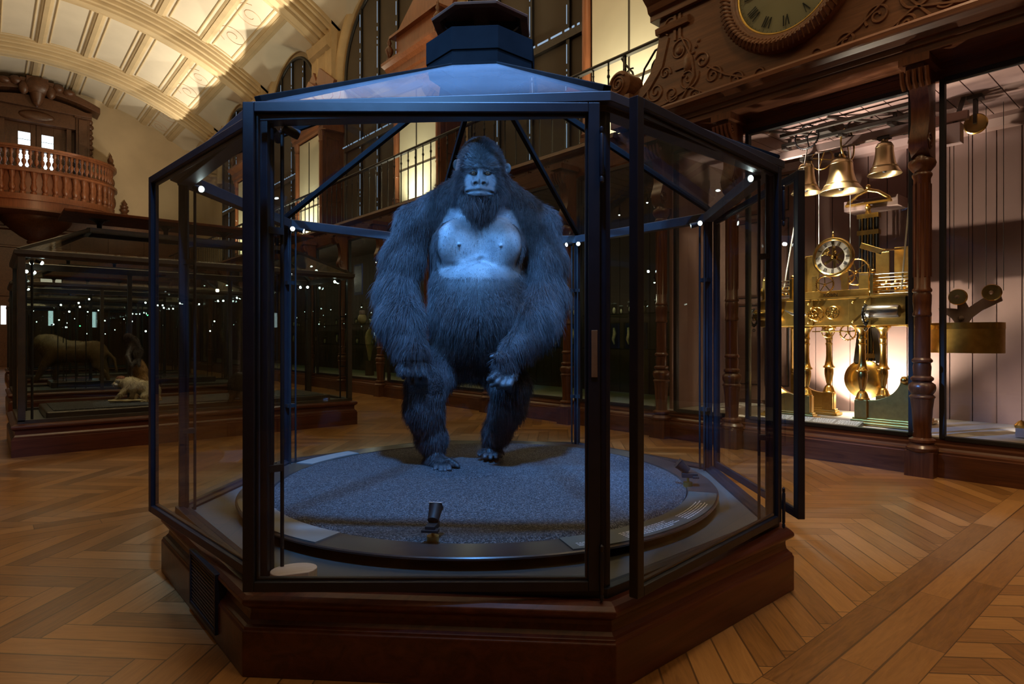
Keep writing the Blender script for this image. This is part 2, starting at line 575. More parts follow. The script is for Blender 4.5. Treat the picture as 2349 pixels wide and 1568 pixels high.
def fur(name, V, F, n, length_fn, dir_fn, rad, mat, parent, seed=1, seg=5):
    """strands rooted on a body; length_fn(points, normals) -> metres (0 = bare), dir_fn -> comb direction"""
    g = np.random.default_rng(seed)
    fn, ar, vn = normals_of(V, F)
    pick = g.choice(len(F), n, p=ar / ar.sum())
    w = g.random((n, 2))
    q = V[F[pick]]; qn = vn[F[pick]]
    wu, wv = w[:, :1], w[:, 1:]
    bl = lambda q: (q[:, 0] * (1 - wu) + q[:, 1] * wu) * (1 - wv) + (q[:, 3] * (1 - wu) + q[:, 2] * wu) * wv
    P = bl(q); N = bl(qn); N /= np.linalg.norm(N, axis=1)[:, None] + 1e-9
    L = length_fn(P, N)
    keep = L > .003
    P, N, L = P[keep], N[keep], L[keep] * (.65 + .7 * g.random(keep.sum()))
    T = dir_fn(P, N)
    T = T - N * (T * N).sum(1)[:, None]
    T += g.normal(0, .22, T.shape)
    T /= np.linalg.norm(T, axis=1)[:, None] + 1e-9
    G = np.array([0, 0, -1.0])
    s = np.linspace(0, 1, seg)[None, :, None]
    lift = (.34 + .22 * g.random(len(P)))[:, None, None]
    pts = P[:, None, :] + L[:, None, None] * (T[:, None, :] * s * (1 - .2 * lift) + N[:, None, :] * lift * (s - .55 * s * s) + G * .28 * s * s * s)
    pts -= N[:, None, :] * .004 * (1 - s)
    hc = bpy.data.hair_curves.new(name)
    hc.add_curves([seg] * len(P))
    hc.attributes['position'].data.foreach_set('vector', pts.astype(np.float32).ravel())
    r = np.repeat((rad * (1 - .8 * np.linspace(0, 1, seg)))[None, :], len(P), 0)
    ra = hc.attributes.get('radius') or hc.attributes.new('radius', 'FLOAT', 'POINT')
    ra.data.foreach_set('value', r.astype(np.float32).ravel())
    hc.materials.append(mat)
    o = bpy.data.objects.new(name, hc); COL.objects.link(o); o.parent = parent
    return o


def rotm(rx=0, ry=0, rz=0):
    m = (Matrix.Rotation(rz, 3, 'Z') @ Matrix.Rotation(ry, 3, 'Y') @ Matrix.Rotation(rx, 3, 'X'))
    return [list(r) for r in m]
# ---------------------------------------------------------------- the octagonal show case
OC = (1.967, 2.5285)
R8 = 1.428
VA = dict(A=-157.5, B=-112.5, C=-67.5, D=-22.5, E=22.5, F=67.5, G=112.5, H=157.5)
P8 = math.radians(22.5)
def vx(n, r=R8, z=0.0):
    a = math.radians(VA[n]); return Vector((r * math.cos(a), r * math.sin(a), z))

RGT0, FWD0 = Vector((CA, -SA, 0)), Vector((SA, CA, 0))
case = thing('octagonal_display_case', 'large octagonal glass show case with black steel frame around the standing ape', 'display case', (*OC, 0))
b = MB()
b.lathe([(1.30, 0), (1.480, 0), (1.480, .138), (1.474, .143), (1.474, .150), (1.462, .156), (1.452, .166), (1.448, .185), (1.448, .198), (1.462, .208), (1.476, .216), (1.482, .224), (1.480, .234), (1.466, .246), (1.446, .254), (1.30, .254)], 8, ph=P8)
b.build('plinth', M['plinth'], case, bevel=.003)
MB().lathe([(0, .235), (1.40, .235), (1.40, .262), (0, .262)], 8, ph=P8).build('case_floor', M['deck'], case)
b = MB()
b.lathe([(1.36, .250), (1.425, .250), (1.425, .283), (1.395, .283), (1.385, .276), (1.36, .272), (1.36, .250)], 8, ph=P8)
b.build('bottom_rail', M['metal'], case, bevel=.002)
b = MB()
b.lathe([(1.355, 1.722), (1.415, 1.722), (1.418, 1.738), (1.445, 1.742), (1.445, 1.772), (1.40, 1.783), (1.355, 1.772), (1.355, 1.722)], 8, ph=P8)
b.build('top_rail', M['metal_rail'], case, bevel=.002)
for n in 'ABCDEFGH':
    a = math.radians(VA[n])
    m_ = Matrix.Rotation(a, 4, 'Z')
    b = MB()
    # two jambs meeting at the corner plus a round bead inside
    for s in (-1, 1):
        mm = Matrix.Translation(vx(n, 1.412)) @ Matrix.Rotation(a + s * math.radians(22.5), 4, 'Z')
        b.box(-.030, 0, 0 if s > 0 else -.022, .022 if s > 0 else 0, .27, 1.74, mm)
        b.box(-.042, -.030, 0 if s > 0 else -.012, .012 if s > 0 else 0, .27, 1.74, mm)
    b.build('corner_post', M['metal'], case, bevel=.0025)
    # lamp poles standing inside the post
    tang = Vector((-math.sin(a), math.cos(a), 0))
    pair = n in 'ADEG'
    for s in ((-1, 1) if pair else (0,)):
        base = vx(n, 1.345) + tang * .022 * s
        b = MB(); b.tube([base + Vector((0, 0, .262)), base + Vector((0, 0, 1.70))], .0062, 10)
        for zz in (.62, 1.38):
            b.bar(base + Vector((0, 0, zz)), vx(n, 1.395, zz), .03, .022)
        pole = b.build('lamp_pole', M['black'], case, 40)
        # the little spot on top
        tp = base + Vector((0, 0, 1.70))
        inw = Vector((-math.cos(a), -math.sin(a), 0)) + tang * .5 * s
        if n == 'C': inw = -RGT0 * .9 - FWD0 * .5
        if n == 'H': inw = RGT0 * .8 - FWD0 * .5
        inw.normalize()
        d = (inw + Vector((0, 0, -.25))).normalized()
        q = d.to_track_quat('Z', 'Y').to_matrix().to_4x4()
        mm = Matrix.Translation(tp + inw * .02 + Vector((0, 0, .012))) @ q
        b = MB(); b.lathe([(.004, -.02), (.013, -.018), (.016, .02), (.0165, .034), (.0145, .034), (.0135, .028)], 14, M=mm)
        b.bar(tp, tp + inw * .02 + Vector((0, 0, .012)), .008, .008)
        sp = b.build('spot_lamp', M['black'], case, 40)
        if n in 'CDEGH':
            MB().lathe([(.0, .030), (.0128, .030), (.0128, .027), (0, .027)], 12, M=mm).build('lens', M['lens'], sp)
            if n in 'DEG': LAMPS = globals().setdefault('LAMPS', []) ; LAMPS.append((Vector((*OC, 0)) + tp + inw * .07, d))

PANE_T = .004
def trap(b, p, q, r, s, t=PANE_T):
    """a thin slab over the quad p q r s"""
    nrm = (Vector(q) - Vector(p)).cross(Vector(s) - Vector(p)).normalized() * t
    vs = [Vector(x) for x in (p, q, r, s)] + [Vector(x) + nrm for x in (p, q, r, s)]
    b.add(vs, [(3, 2, 1, 0), (4, 5, 6, 7), (0, 1, 5, 4), (1, 2, 6, 5), (2, 3, 7, 6), (3, 0, 4, 7)])

ORDER = 'ABCDEFGH'
for i, n in enumerate(ORDER):
    n2 = ORDER[(i + 1) % 8]
    p0, p1 = vx(n, R8 - .012), vx(n2, R8 - .012)
    face_a = math.radians(VA[n] + 22.5)
    if n + n2 in ('AB', 'BC', 'CD', 'HA'):
        # a door hung at the second corner, standing slightly ajar
        w = 1.062
        x_dir = (p0 - p1).normalized()
        out = Vector((math.cos(face_a), math.sin(face_a), 0))
        base = Matrix((x_dir, out, Vector((0, 0, 1)))).transposed().to_4x4()
        ang = math.radians(4.6)
        # local: x from hinge to free edge, y outwards
        mm = Matrix.Translation(p1 + x_dir * .022 + out * .014) @ base @ Matrix.Rotation(ang if base.determinant() > 0 else -ang, 4, 'Z')
        z0, z1, sw, dp = .282, 1.738, .034, .030
        b = MB()
        b.box(0, sw, -dp / 2, dp / 2, z0, z1, mm); b.box(w - sw, w, -dp / 2, dp / 2, z0, z1, mm)
        b.box(sw, w - sw, -dp / 2, dp / 2, z0, z0 + .030, mm); b.box(sw, w - sw, -dp / 2, dp / 2, z1 - .030, z1, mm)
        # glazing beads
        b.box(sw, sw + .008, -dp / 2, 0, z0 + .03, z1 - .03, mm); b.box(w - sw - .008, w - sw, -dp / 2, 0, z0 + .03, z1 - .03, mm)
        b.box(sw, w - sw, -dp / 2, 0, z0 + .03, z0 + .038, mm); b.box(sw, w - sw, -dp / 2, 0, z1 - .038, z1 - .03, mm)
        door = b.build('door', M['metal'], case, bevel=.0025)
        MB().box(sw - .004, w - sw + .004, .001, .005, z0 + .026, z1 - .026, mm).build('pane', M['glass'], door)
        for zz in (.34, 1.58):
            b = MB(); b.lathe([(.001, -.085), (.006, -.08), (.0065, -.068), (.0045, -.064), (.0065, -.058), (.0068, .058), (.0045, .064), (.0065, .068), (.006, .08), (.001, .085)], 12, (0, 0, 0), mm @ Matrix.Translation((-.004, dp / 2 + .006, zz)))
            b.build('hinge', M['metal'], door, 40)
        if n == 'A':
            MB().box(.008, .026, dp / 2, dp / 2 + .004, .92, 1.06, mm).build('lock_plate', M['dull_brass'], door, bevel=.001)
    else:
        b = MB(); trap(b, vx(n, R8 - .03, .28), vx(n2, R8 - .03, .28), vx(n2, R8 - .03, 1.725), vx(n, R8 - .03, 1.725))
        b.build('glass_pane', M['glass'], case)
    # roof pane and hip bar
    z0, z1, r1 = 1.782, 2.335, .30
    b = MB(); trap(b, vx(n, 1.405, z0), vx(n2, 1.405, z0), vx(n2, r1, z1), vx(n, r1, z1), .005)
    b.build('roof_pane', M['dusty'], case)
    b = MB(); b.bar(vx(n, 1.42, z0), vx(n, r1 - .02, z1 + .006), .026, .03)
    b.build('hip_bar', M['metal_dim'], case, bevel=.002)
b = MB(); b.lathe([(.27, 2.295), (.315, 2.295), (.315, 2.345), (.285, 2.345), (.285, 2.42), (.27, 2.42), (.27, 2.295)], 8, ph=P8)
b.build('roof_ring', M['matt'], case, bevel=.002)
b = MB(); b.lathe([(.24, 2.418), (.292, 2.418), (.292, 2.528), (0, 2.528), (0, 2.50), (.24, 2.50), (.24, 2.418)], 8, ph=P8)
b.build('lantern_box', M['matt'], case, bevel=.002)
b = MB(); b.lathe([(0, 2.685), (.195, 2.680), (.222, 2.648), (.262, 2.645), (.267, 2.657), (.13, 2.722), (0, 2.727)], 8, ph=P8)
lid = b.build('wooden_hood', M['hood'], case, bevel=.002)
for s in (-1, 1):
    d = Vector((CA, -SA, 0)) * s; e = Vector((SA, CA, 0))
    b = MB()
    mm = Matrix.Translation(d * .02) @ Matrix((d, e, Vector((0, 0, 1)))).transposed().to_4x4()
    prof = [(.02, 2.528), (.06, 2.528), (.10, 2.60), (.17, 2.655), (.18, 2.682), (.02, 2.684)]
    b.add([(x, -.012, z) for x, z in prof] + [(x, .012, z) for x, z in prof], [tuple(range(6)), tuple(reversed(range(6, 12)))] + [((k + 1) % 6, k, 6 + k, 6 + (k + 1) % 6) for k in range(6)], mm)
    b.build('hood_bracket', M['black'], case)
# ventilation grille in the plinth (left face)
mm = Matrix.Translation((-1.4480 * math.cos(P8) + .01, 0, 0)) @ Matrix.Rotation(PI, 4, 'Z')
b = MB(); x0 = .012; 
for y0, y1, za, zb in ((-.17, -.155, .035, .24), (.155, .17, .035, .24), (-.155, .155, .035, .05), (-.155, .155, .225, .24)):
    b.box(.0, .05, y0 + .14, y1 + .14, za, zb, mm)
g = b.build('vent_grille', M['black'], case, bevel=.002)
b = MB()
for k in range(13):
    z = .055 + k * .0132
    b.add([(.005, -.015, z + .012), (.046, -.015, z), (.046, .295, z), (.005, .295, z + .012), (.005, -.015, z + .016), (.046, -.015, z + .004), (.046, .295, z + .004), (.005, .295, z + .016)], [(0, 3, 2, 1), (4, 5, 6, 7), (0, 1, 5, 4), (1, 2, 6, 5), (2, 3, 7, 6), (3, 0, 4, 7)], mm)
b.build('slats', M['disc_side'], g)

# ---------------------------------------------------------------- round platform, gravel, small things on it
ZD = .312
plat = thing('round_platform', 'dark brown lacquered round platform inside the octagonal show case', 'platform', (*OC, 0))
b = MB(); b.lathe([(1.02, .262), (1.05, .262), (1.06, .275), (1.10, .290), (1.155, .296), (1.168, .300), (1.172, ZD - .004), (1.168, ZD), (1.032, ZD), (1.028, ZD - .01), (1.02, .29)], 120)
b.build('rim', M['disc'], plat, 30)
def cam_ang(px, r):
    # angle (hall) on the circle of radius r around the platform that shows in column px, near side
    best = None
    for k in range(3600):
        a = 2 * PI * k / 3600
        x, y = OC[0] + r * math.cos(a), OC[1] + r * math.sin(a)
        Y = y * CA + x * SA; X = x * CA - y * SA
        if Y > 3.2: continue
        e = abs(HX + FPX * X / Y - px)
        if best is None or e < best[0]: best = (e, a)
    return best[1]
def arc_panel(name, a0, a1, r0, r1, mat, ink):
    b = MB(); n = 40
    vs = []
    for k in range(n + 1):
        a = a0 + (a1 - a0) * k / n
        for r in (r0, r1):
            for z in (ZD, ZD + .005): vs.append((r * math.cos(a), r * math.sin(a), z))
    fs = []
    for k in range(n):
        i, j = k * 4, k * 4 + 4
        fs += [(i + 1, i + 3, j + 3, j + 1), (i, j, j + 2, i + 2), (i, i + 1, j + 1, j), (i + 2, j + 2, j + 3, i + 3)]
    fs += [(0, 2, 3, 1), (4 * n, 4 * n + 1, 4 * n + 3, 4 * n + 2)]
    b.add(vs, fs)
    p = b.build(name, mat, plat)
    if ink:
        g = random.Random(5)
        for blk0, blk1, rows in ink:
            b = MB()
            for row in range(rows):
                rr = r1 - .022 - row * .0125
                a = a0 + (a1 - a0) * blk0
                end = a0 + (a1 - a0) * (blk1 - g.random() * .06)
                while a < end:
                    w = g.uniform(.006, .026)
                    aa = [a, min(a + w / rr, end)]
                    vs = []
                    for q in aa:
                        for r in (rr, rr - .0042): vs.append((r * math.cos(q), r * math.sin(q), ZD + .0058))
                    b.add(vs, [(0, 1, 3, 2)])
                    a += (w + g.uniform(.003, .006)) / rr
            b.build('text_block', M['white_ink'], p)
arc_panel('text_label', cam_ang(1312, 1.15), cam_ang(1672, 1.10), 1.036, 1.162, M['label_green'], [(.03, .16, 3), (.22, .52, 5), (.56, .86, 5)])
arc_panel('blank_label', cam_ang(505, 1.10), cam_ang(728, 1.15), 1.036, 1.162, M['label_grey'], None)
arc_panel('rear_label', math.radians(100), math.radians(121), 1.04, 1.15, M['label_grey'], None)
# gravel
b = MB(); N, K = 96, 40
vs = [(0, 0, ZD + .006)]; fs = []
g = random.Random(3)
for i in range(1, K + 1):
    r = 1.026 * i / K
    for k in range(N):
        a = 2 * PI * k / N
        h = ZD + .004 + .006 * math.sin(r * 7 + math.sin(a * 3) * 1.2) + g.uniform(-.0015, .0015)
        if i == K: h = ZD - .006
        vs.append((r * math.cos(a), r * math.sin(a), h))
for k in range(N): fs.append((0, 1 + k, 1 + (k + 1) % N))
for i in range(K - 1):
    for k in range(N):
        a = 1 + i * N
        fs.append((a + k, a + N + k, a + N + (k + 1) % N, a + (k + 1) % N))
b.add(vs, fs)
gr = b.build('gravel', M['gravel'], None, 60); gr.location = (*OC, 0)
tag(gr, 'bed of blue-lit dark grey gravel filling the round platform', 'gravel', kind='stuff')

def clamp_lamp(loc, aim, label):
    t = thing('small_floor_lamp', label, 'lamp', loc)
    a = math.atan2(aim[1] - loc[1], aim[0] - loc[0])
    t.rotation_euler = (0, 0, a)
    MB().lathe([(0, -.02), (.022, -.02), (.022, .006), (.006, .008), (.006, .03), (0, .03)], 16).build('base', M['brass_plate'], t, 30)
    b = MB(); b.box(-.045, .03, -.018, .018, .03, .052); b.box(-.05, -.02, -.03, .03, .03, .04)
    b.build('arm', M['black'], t, bevel=.002)
    mm = Matrix.Translation((.02, 0, .075)) @ Matrix.Rotation(math.radians(50), 4, 'Y')
    b = MB(); b.lathe([(.005, -.028), (.02, -.025), (.024, .02), (.027, .034), (.024, .034), (.021, .02)], 16, M=mm)
    b.bar((.005, 0, .05), (.02, 0, .075), .012, .02)
    h = b.build('lamp_head', M['black'], t, 40)
    b = MB(); b.box(-.022, .022, -.024, .024, .036, .039, mm); b.build('reflector_flap', M['steel'], h)
    return t
p = at(993, 1243, 2.20)
clamp_lamp((p.x, p.y, ZD + .012), (OC[0], OC[1]), 'small black lamp in the gravel at the front, below the ape')
p = at(1578, 1112, 3.02)
clamp_lamp((p.x, p.y, ZD + .012), (OC[0], OC[1]), 'small black lamp in the gravel near the right rim of the platform')
# beech wedge on the case floor
p = at(674, 1318, 1.965)
wz = thing('beech_wood_block', 'pale half-round beech block lying on the show case floor at front', 'wood block', (p.x, p.y, .2625), -AL + math.radians(20))
b = MB()
pts = [(.068 * math.cos(a) * 1.05, .055 * math.sin(a)) for a in [math.radians(-52 + 284 * k / 24) for k in range(25)]]
b.prism(pts, 0, .036); b.build('block', M['block'], wz, 30, bevel=.002)
tag(wz)

# ---------------------------------------------------------------- rectangular show cases further back
def rect_case(name, v0, v1, u0, u1, label, far=True, top=1.815):
    cx, cy = (v0 + v1) / 2, (u0 + u1) / 2
    t = thing(name, label, 'display case', (cx, cy, 0))
    hx, hy = (v1 - v0) / 2, (u1 - u0) / 2
    prof = [(-.10, 0), (0, 0), (0, .15), (-.006, .155), (-.006, .165), (-.018, .175), (-.026, .19), (-.026, .225), (-.012, .235), (0, .245), (.003, .26), (0, .272), (-.03, .285), (-.10, .285)]
    def ringp(b, prof):
        n = len(prof); vs = []
        for d, z in prof:
            for sx, sy in ((-1, -1), (1, -1), (1, 1), (-1, 1)): vs.append((sx * (hx + d), sy * (hy + d), z))
        fs = [(i * 4 + k, i * 4 + (k + 1) % 4, i * 4 + 4 + (k + 1) % 4, i * 4 + 4 + k) for i in range(n - 1) for k in range(4)]
        b.add(vs, fs)
    b = MB(); ringp(b, prof); b.build('plinth', M['plinth'], t)
    MB().box(-hx + .05, hx - .05, -hy + .05, hy - .05, .25, .29).build('case_floor', M['deck'], t)
    b = MB(); ringp(b, [(-.10, .285), (-.045, .285), (-.045, .315), (-.10, .315), (-.10, .285)]); b.build('bottom_rail', M['metal2'], t)
    b = MB(); ringp(b, [(-.10, top - .06), (-.045, top - .06), (-.02, top - .035), (-.02, top), (-.06, top + .01), (-.10, top), (-.10, top - .06)]); b.build('top_rail', M['metal2'], t)
    nx = 3 if hx > 1.2 else 2
    spots = [(-1, -1), (1, -1), (1, 1), (-1, 1)]
    for sx, sy in spots:
        MB().box(sx * (hx - .10), sx * (hx - .045), sy * (hy - .10), sy * (hy - .045), .30, top - .03).build('corner_post', M['metal2'], t, bevel=.003)
        b = MB(); q = Vector((sx * (hx - .15), sy * (hy - .15), 0))
        b.tube([q + Vector((0, 0, .29)), q + Vector((0, 0, top - .08))], .010, 8)
        for zz in (.7, 1.3): b.bar(q + Vector((0, 0, zz)), Vector((sx * (hx - .09), sy * (hy - .09), zz)), .022, .018)
        b.build('lamp_pole', M['black'], t, 40)
        for dx, dy in ((-sx, 0), (0, -sy)):
            h = q + Vector((dx * .05, dy * .05, top - .085))
            b = MB(); b.tube([h - Vector((dx, dy, -.5)).normalized() * .03, h + Vector((dx, dy, -.5)).normalized() * .02], .016, 10)
            s_ = b.build('spot_lamp', M['black'], t, 40)
            b = MB(); b.sphere(h + Vector((dx, dy, -.5)).normalized() * .02, .017, 10, 6); b.build('lens', M['lens_far'], s_, 80)
    for k in range(1, nx):
        for sy in (-1, 1):
            x = -hx + 2 * hx * k / nx
            if sy < 0 and far is False: continue
            MB().box(x - .022, x + .022, sy * (hy - .075), sy * (hy - .045), .30, top - .03).build('mullion', M['metal2'], t, bevel=.003)
    for sy in (-1, 1):
        MB().box(-hx + .09, hx - .09, sy * (hy - .062), sy * (hy - .066), .31, top - .05).build('glass_pane', M['glass_far'], t)
    for sx in (-1, 1):
        MB().box(sx * (hx - .062), sx * (hx - .066), -hy + .09, hy - .09, .31, top - .05).build('glass_pane', M['glass_far'], t)
    # hipped glass roof with ridge frame, posts and cap plate
    ix, iy, zr = hx - .62, hy - .52, top + .30
    o4 = [Vector((sx * (hx - .05), sy * (hy - .05), top)) for sx, sy in spots]
    i4 = [Vector((sx * ix, sy * iy, zr)) for sx, sy in spots]
    for k in range(4):
        b = MB(); trap(b, o4[k], o4[(k + 1) % 4], i4[(k + 1) % 4], i4[k], .006); b.build('roof_pane', M['glass_far'], t)
        b = MB(); b.bar(o4[k], i4[k], .034, .034); b.build('hip_bar', M['metal2'], t)
    b = MB()
    for k in range(4): b.bar(i4[k], i4[(k + 1) % 4], .04, .05)
    b.build('ridge_frame', M['metal2'], t)
    for sx in (-1, -.33, .33, 1):
        b = MB(); b.lathe([(.02, zr), (.024, zr + .09), (.05, zr + .12), (.10, zr + .135)], 8, (sx * ix * .9, 0, 0)); b.build('cap_bracket', M['black'], t)
    MB().box(-ix - .22, ix + .22, -iy - .18, iy + .18, zr + .135, zr + .165).build('cap_plate', M['hood'], t, bevel=.006)
    return t

case2 = rect_case('rectangular_display_case', .18, 3.43, 6.86, 8.22, 'long rectangular glass case behind the octagonal one, holding a red-capped monkey', False)
# inner low platform of that case
pf = thing('low_platform', 'low dark platform inside the nearest rectangular case, under the monkeys', 'platform', (1.85, 7.5, .29))
MB().box(-1.42, 1.30, -.50, .50, .0, .075).build('board', M['disc'], pf, bevel=.01)
MB().box(-1.36, 1.24, -.44, .44, .075, .082).build('gravel_top', M['gravel'], pf)
p = at(100, 957, 5.55)
wd = MB(); wd.prism([(.10 * math.cos(a), .05 * math.sin(a)) for a in [2 * PI * k / 24 for k in range(24)]], 0, .018)
w2 = wd.build('beech_wood_disc', M['block'], None, 30); w2.location = (.62, 6.98, .2905)
tag(w2, 'pale oval wood disc on the floor of the rectangular case, front corner', 'wood block')
rect_case('rectangular_display_case', .25, 3.45, 10.7, 12.1, 'rectangular glass case second in line, with the lioness behind the monkeys')
rect_case('rectangular_display_case', .35, 3.45, 14.6, 16.0, 'rectangular glass case third in line, seen through the other two')
rect_case('rectangular_display_case', .40, 3.45, 18.6, 20.0, 'farthest rectangular glass case, below the wooden balcony')
rect_case('rectangular_display_case', -3.6, -.45, 12.6, 14.0, 'rectangular glass case at the far left, half hidden by the picture edge')
rect_case('rectangular_display_case', -3.4, -.55, 17.0, 18.4, 'rectangular glass case at the far left, below the balcony end')
# ---------------------------------------------------------------- hall shell
VW, UE, VL, UB = 7.0, 29.5, -4.2, -7.0
struct('floor', MB().box(VL, VW + .3, UB, UE + .3, -.1, 0), M['floor'])
# vault: segmental barrel with lunettes over the windows
RV, CV, ZV = 9.5, 1.4, 10.75 - 9.5
BAY, U0 = 5.25, 10.2
def barrel(x): return ZV + math.sqrt(max(RV * RV - (x - CV) ** 2, 0))
RIBS = [U0 + BAY * k for k in range(-3, 4)]
def lunette(u):
    d = (u - U0) / BAY; d = (d - math.floor(d) - .5) * BAY
    r = 2.0
    return 7.45 + math.sqrt(max(r * r - d * d, 0)) if abs(d) < r else 0
nx, ny = 120, 330
b = MB(); xs = [VL - .1 + (VW + .2 - VL) * i / nx for i in range(nx + 1)]; ys = [UB + (UE - UB + .1) * j / ny for j in range(ny + 1)]
vs = [(x, y, max(barrel(x), lunette(y))) for y in ys for x in xs]
fs = [(j * (nx + 1) + i, (j + 1) * (nx + 1) + i, (j + 1) * (nx + 1) + i + 1, j * (nx + 1) + i + 1) for j in range(ny) for i in range(nx)]
b.add(vs, fs); struct('ceiling', b, M['vault'], smooth=40)
# walls
def wall_holes(): pass
struct('wall_end', MB().box(VL, VW + .3, UE, UE + .3, 0, 12), M['plaster'])
struct('wall_left', MB().box(VL - .3, VL, UB, UE, 0, 10.8), M['dark_back'])
struct('wall_back', MB().box(VL, VW + .3, UB - .3, UB, 0, 12), M['dark_back'])
struct('wall_right', MB().box(VW, VW + .3, UB, UE, 0, 10.8), M['plaster'])
# transverse ribs, each one moulded arch, and stone corbels under them
def rib(u, k):
    b = MB()
    hp = [(.62, .0), (.62, -.07), (.58, -.09), (.56, -.04), (.54, -.09), (.54, -.15), (.50, -.18), (.46, -.15), (.43, -.08), (.42, -.20), (.42, -.26), (.38, -.29), (.34, -.26), (.31, -.17), (.30, -.30), (.30, -.36), (.25, -.39), (.20, -.36), (.18, -.27), (.15, -.30), (.13, -.40), (.06, -.42)]
    prof = [(-a_, d_) for a_, d_ in hp] + [(a_, d_) for a_, d_ in reversed(hp)]
    n = len(prof); a0 = math.asin((VW - CV - .05) / RV); a1 = -math.asin((CV - VL - .05) / RV)
    K = 60; vs = []
    for i in range(K + 1):
        a = a0 + (a1 - a0) * i / K
        for du, dr in prof:
            r = RV + dr
            vs.append((CV + r * math.sin(a), u + du, ZV + r * math.cos(a)))
    fs = [(i * n + j, i * n + j + 1, (i + 1) * n + j + 1, (i + 1) * n + j) for i in range(K) for j in range(n - 1)]
    b.add(vs, fs)
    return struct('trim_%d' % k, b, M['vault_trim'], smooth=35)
for k, u in enumerate(RIBS):
    rib(u, k + 1)
    # stepped corbel with a pair of pendants
    b = MB()
    for s in (-.28, .28):
        b.lathe([(.02, 6.55), (.06, 6.62), (.07, 6.72), (.05, 6.78), (.10, 6.86), (.17, 7.0), (.19, 7.1), (.14, 7.12), (.14, 7.2), (.21, 7.28), (.21, 7.36), (.16, 7.4), (.16, 8.5)], 12, (VW - .16, u + s, 0))
        b.box(VW - .32, VW, u + s - .2, u + s + .2, 7.4, 7.62)
    b.box(VW - .30, VW, u - .62, u + .62, 7.62, 9.4)
    b.along_y([(VW, 8.25), (VW - .40, 8.5), (VW - .46, 8.7), (VW, 9.2)], u - .58, u + .58)
    struct('trim_%d' % (k + 11), b, M['stone'], smooth=40)
# coffer mouldings between the ribs
TH = [math.radians(d) for d in (-30, -22.5, -15, -7.5, 0, 7.5, 15, 22.5, 29.0)]
for k in range(len(RIBS)):
    ua, ub = RIBS[k] + .62, (RIBS[k] + BAY - .62 if k + 1 < len(RIBS) else UE)
    b = MB()
    for a in TH:
        for w, d in ((.24, .035), (.12, .06)):
            hw = w / 2 / RV
            vs = []
            for q, dr in ((a - hw * 1.4, .02), (a - hw, -d), (a + hw, -d), (a + hw * 1.4, .02)):
                r = RV + dr
                for u in (ua, ub): vs.append((CV + r * math.sin(q), u, ZV + r * math.cos(q)))
            b.add(vs, [(0, 1, 3, 2), (2, 3, 5, 4), (4, 5, 7, 6)])
    for i in range(len(TH) - 1):
        q0, q1 = TH[i] + .012, TH[i + 1] - .012
        if q1 > math.radians(23) and False: continue
        for ins in (.12,):
            e = ins / RV
            loop = [(q0 + e, ua + ins), (q1 - e, ua + ins), (q1 - e, ub - ins), (q0 + e, ub - ins)]
            pts = []
            for s in range(4):
                (qa, ya), (qb, yb) = loop[s], loop[(s + 1) % 4]
                m_ = 6
                for j in range(m_): pts.append((qa + (qb - qa) * j / m_, ya + (yb - ya) * j / m_))
            b.tube([(CV + (RV - .005) * math.sin(q), u, ZV + (RV - .005) * math.cos(q)) for q, u in pts], .028 if ins < .15 else .014, 6, True)
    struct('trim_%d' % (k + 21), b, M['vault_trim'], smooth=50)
    # painted scroll on the lowest coffer
    for a in (25.7,):
        b = MB()
        uc = (ua + ub) / 2
        for s in (-1, 1):
            pts = []
            for j in range(46):
                tt = j / 45; an = s * (tt * 3.4 * PI) + PI / 2; rr = .08 + .42 * tt
                q = math.radians(a) + rr * math.sin(an) / RV * .9; u = uc + s * .75 + rr * math.cos(an)
                pts.append((CV + (RV - .004) * math.sin(q), u, ZV + (RV - .004) * math.cos(q)))
            b.tube(pts, .009, 5)
        struct('trim_%d' % (k + 31), b, M['scroll'], smooth=60)
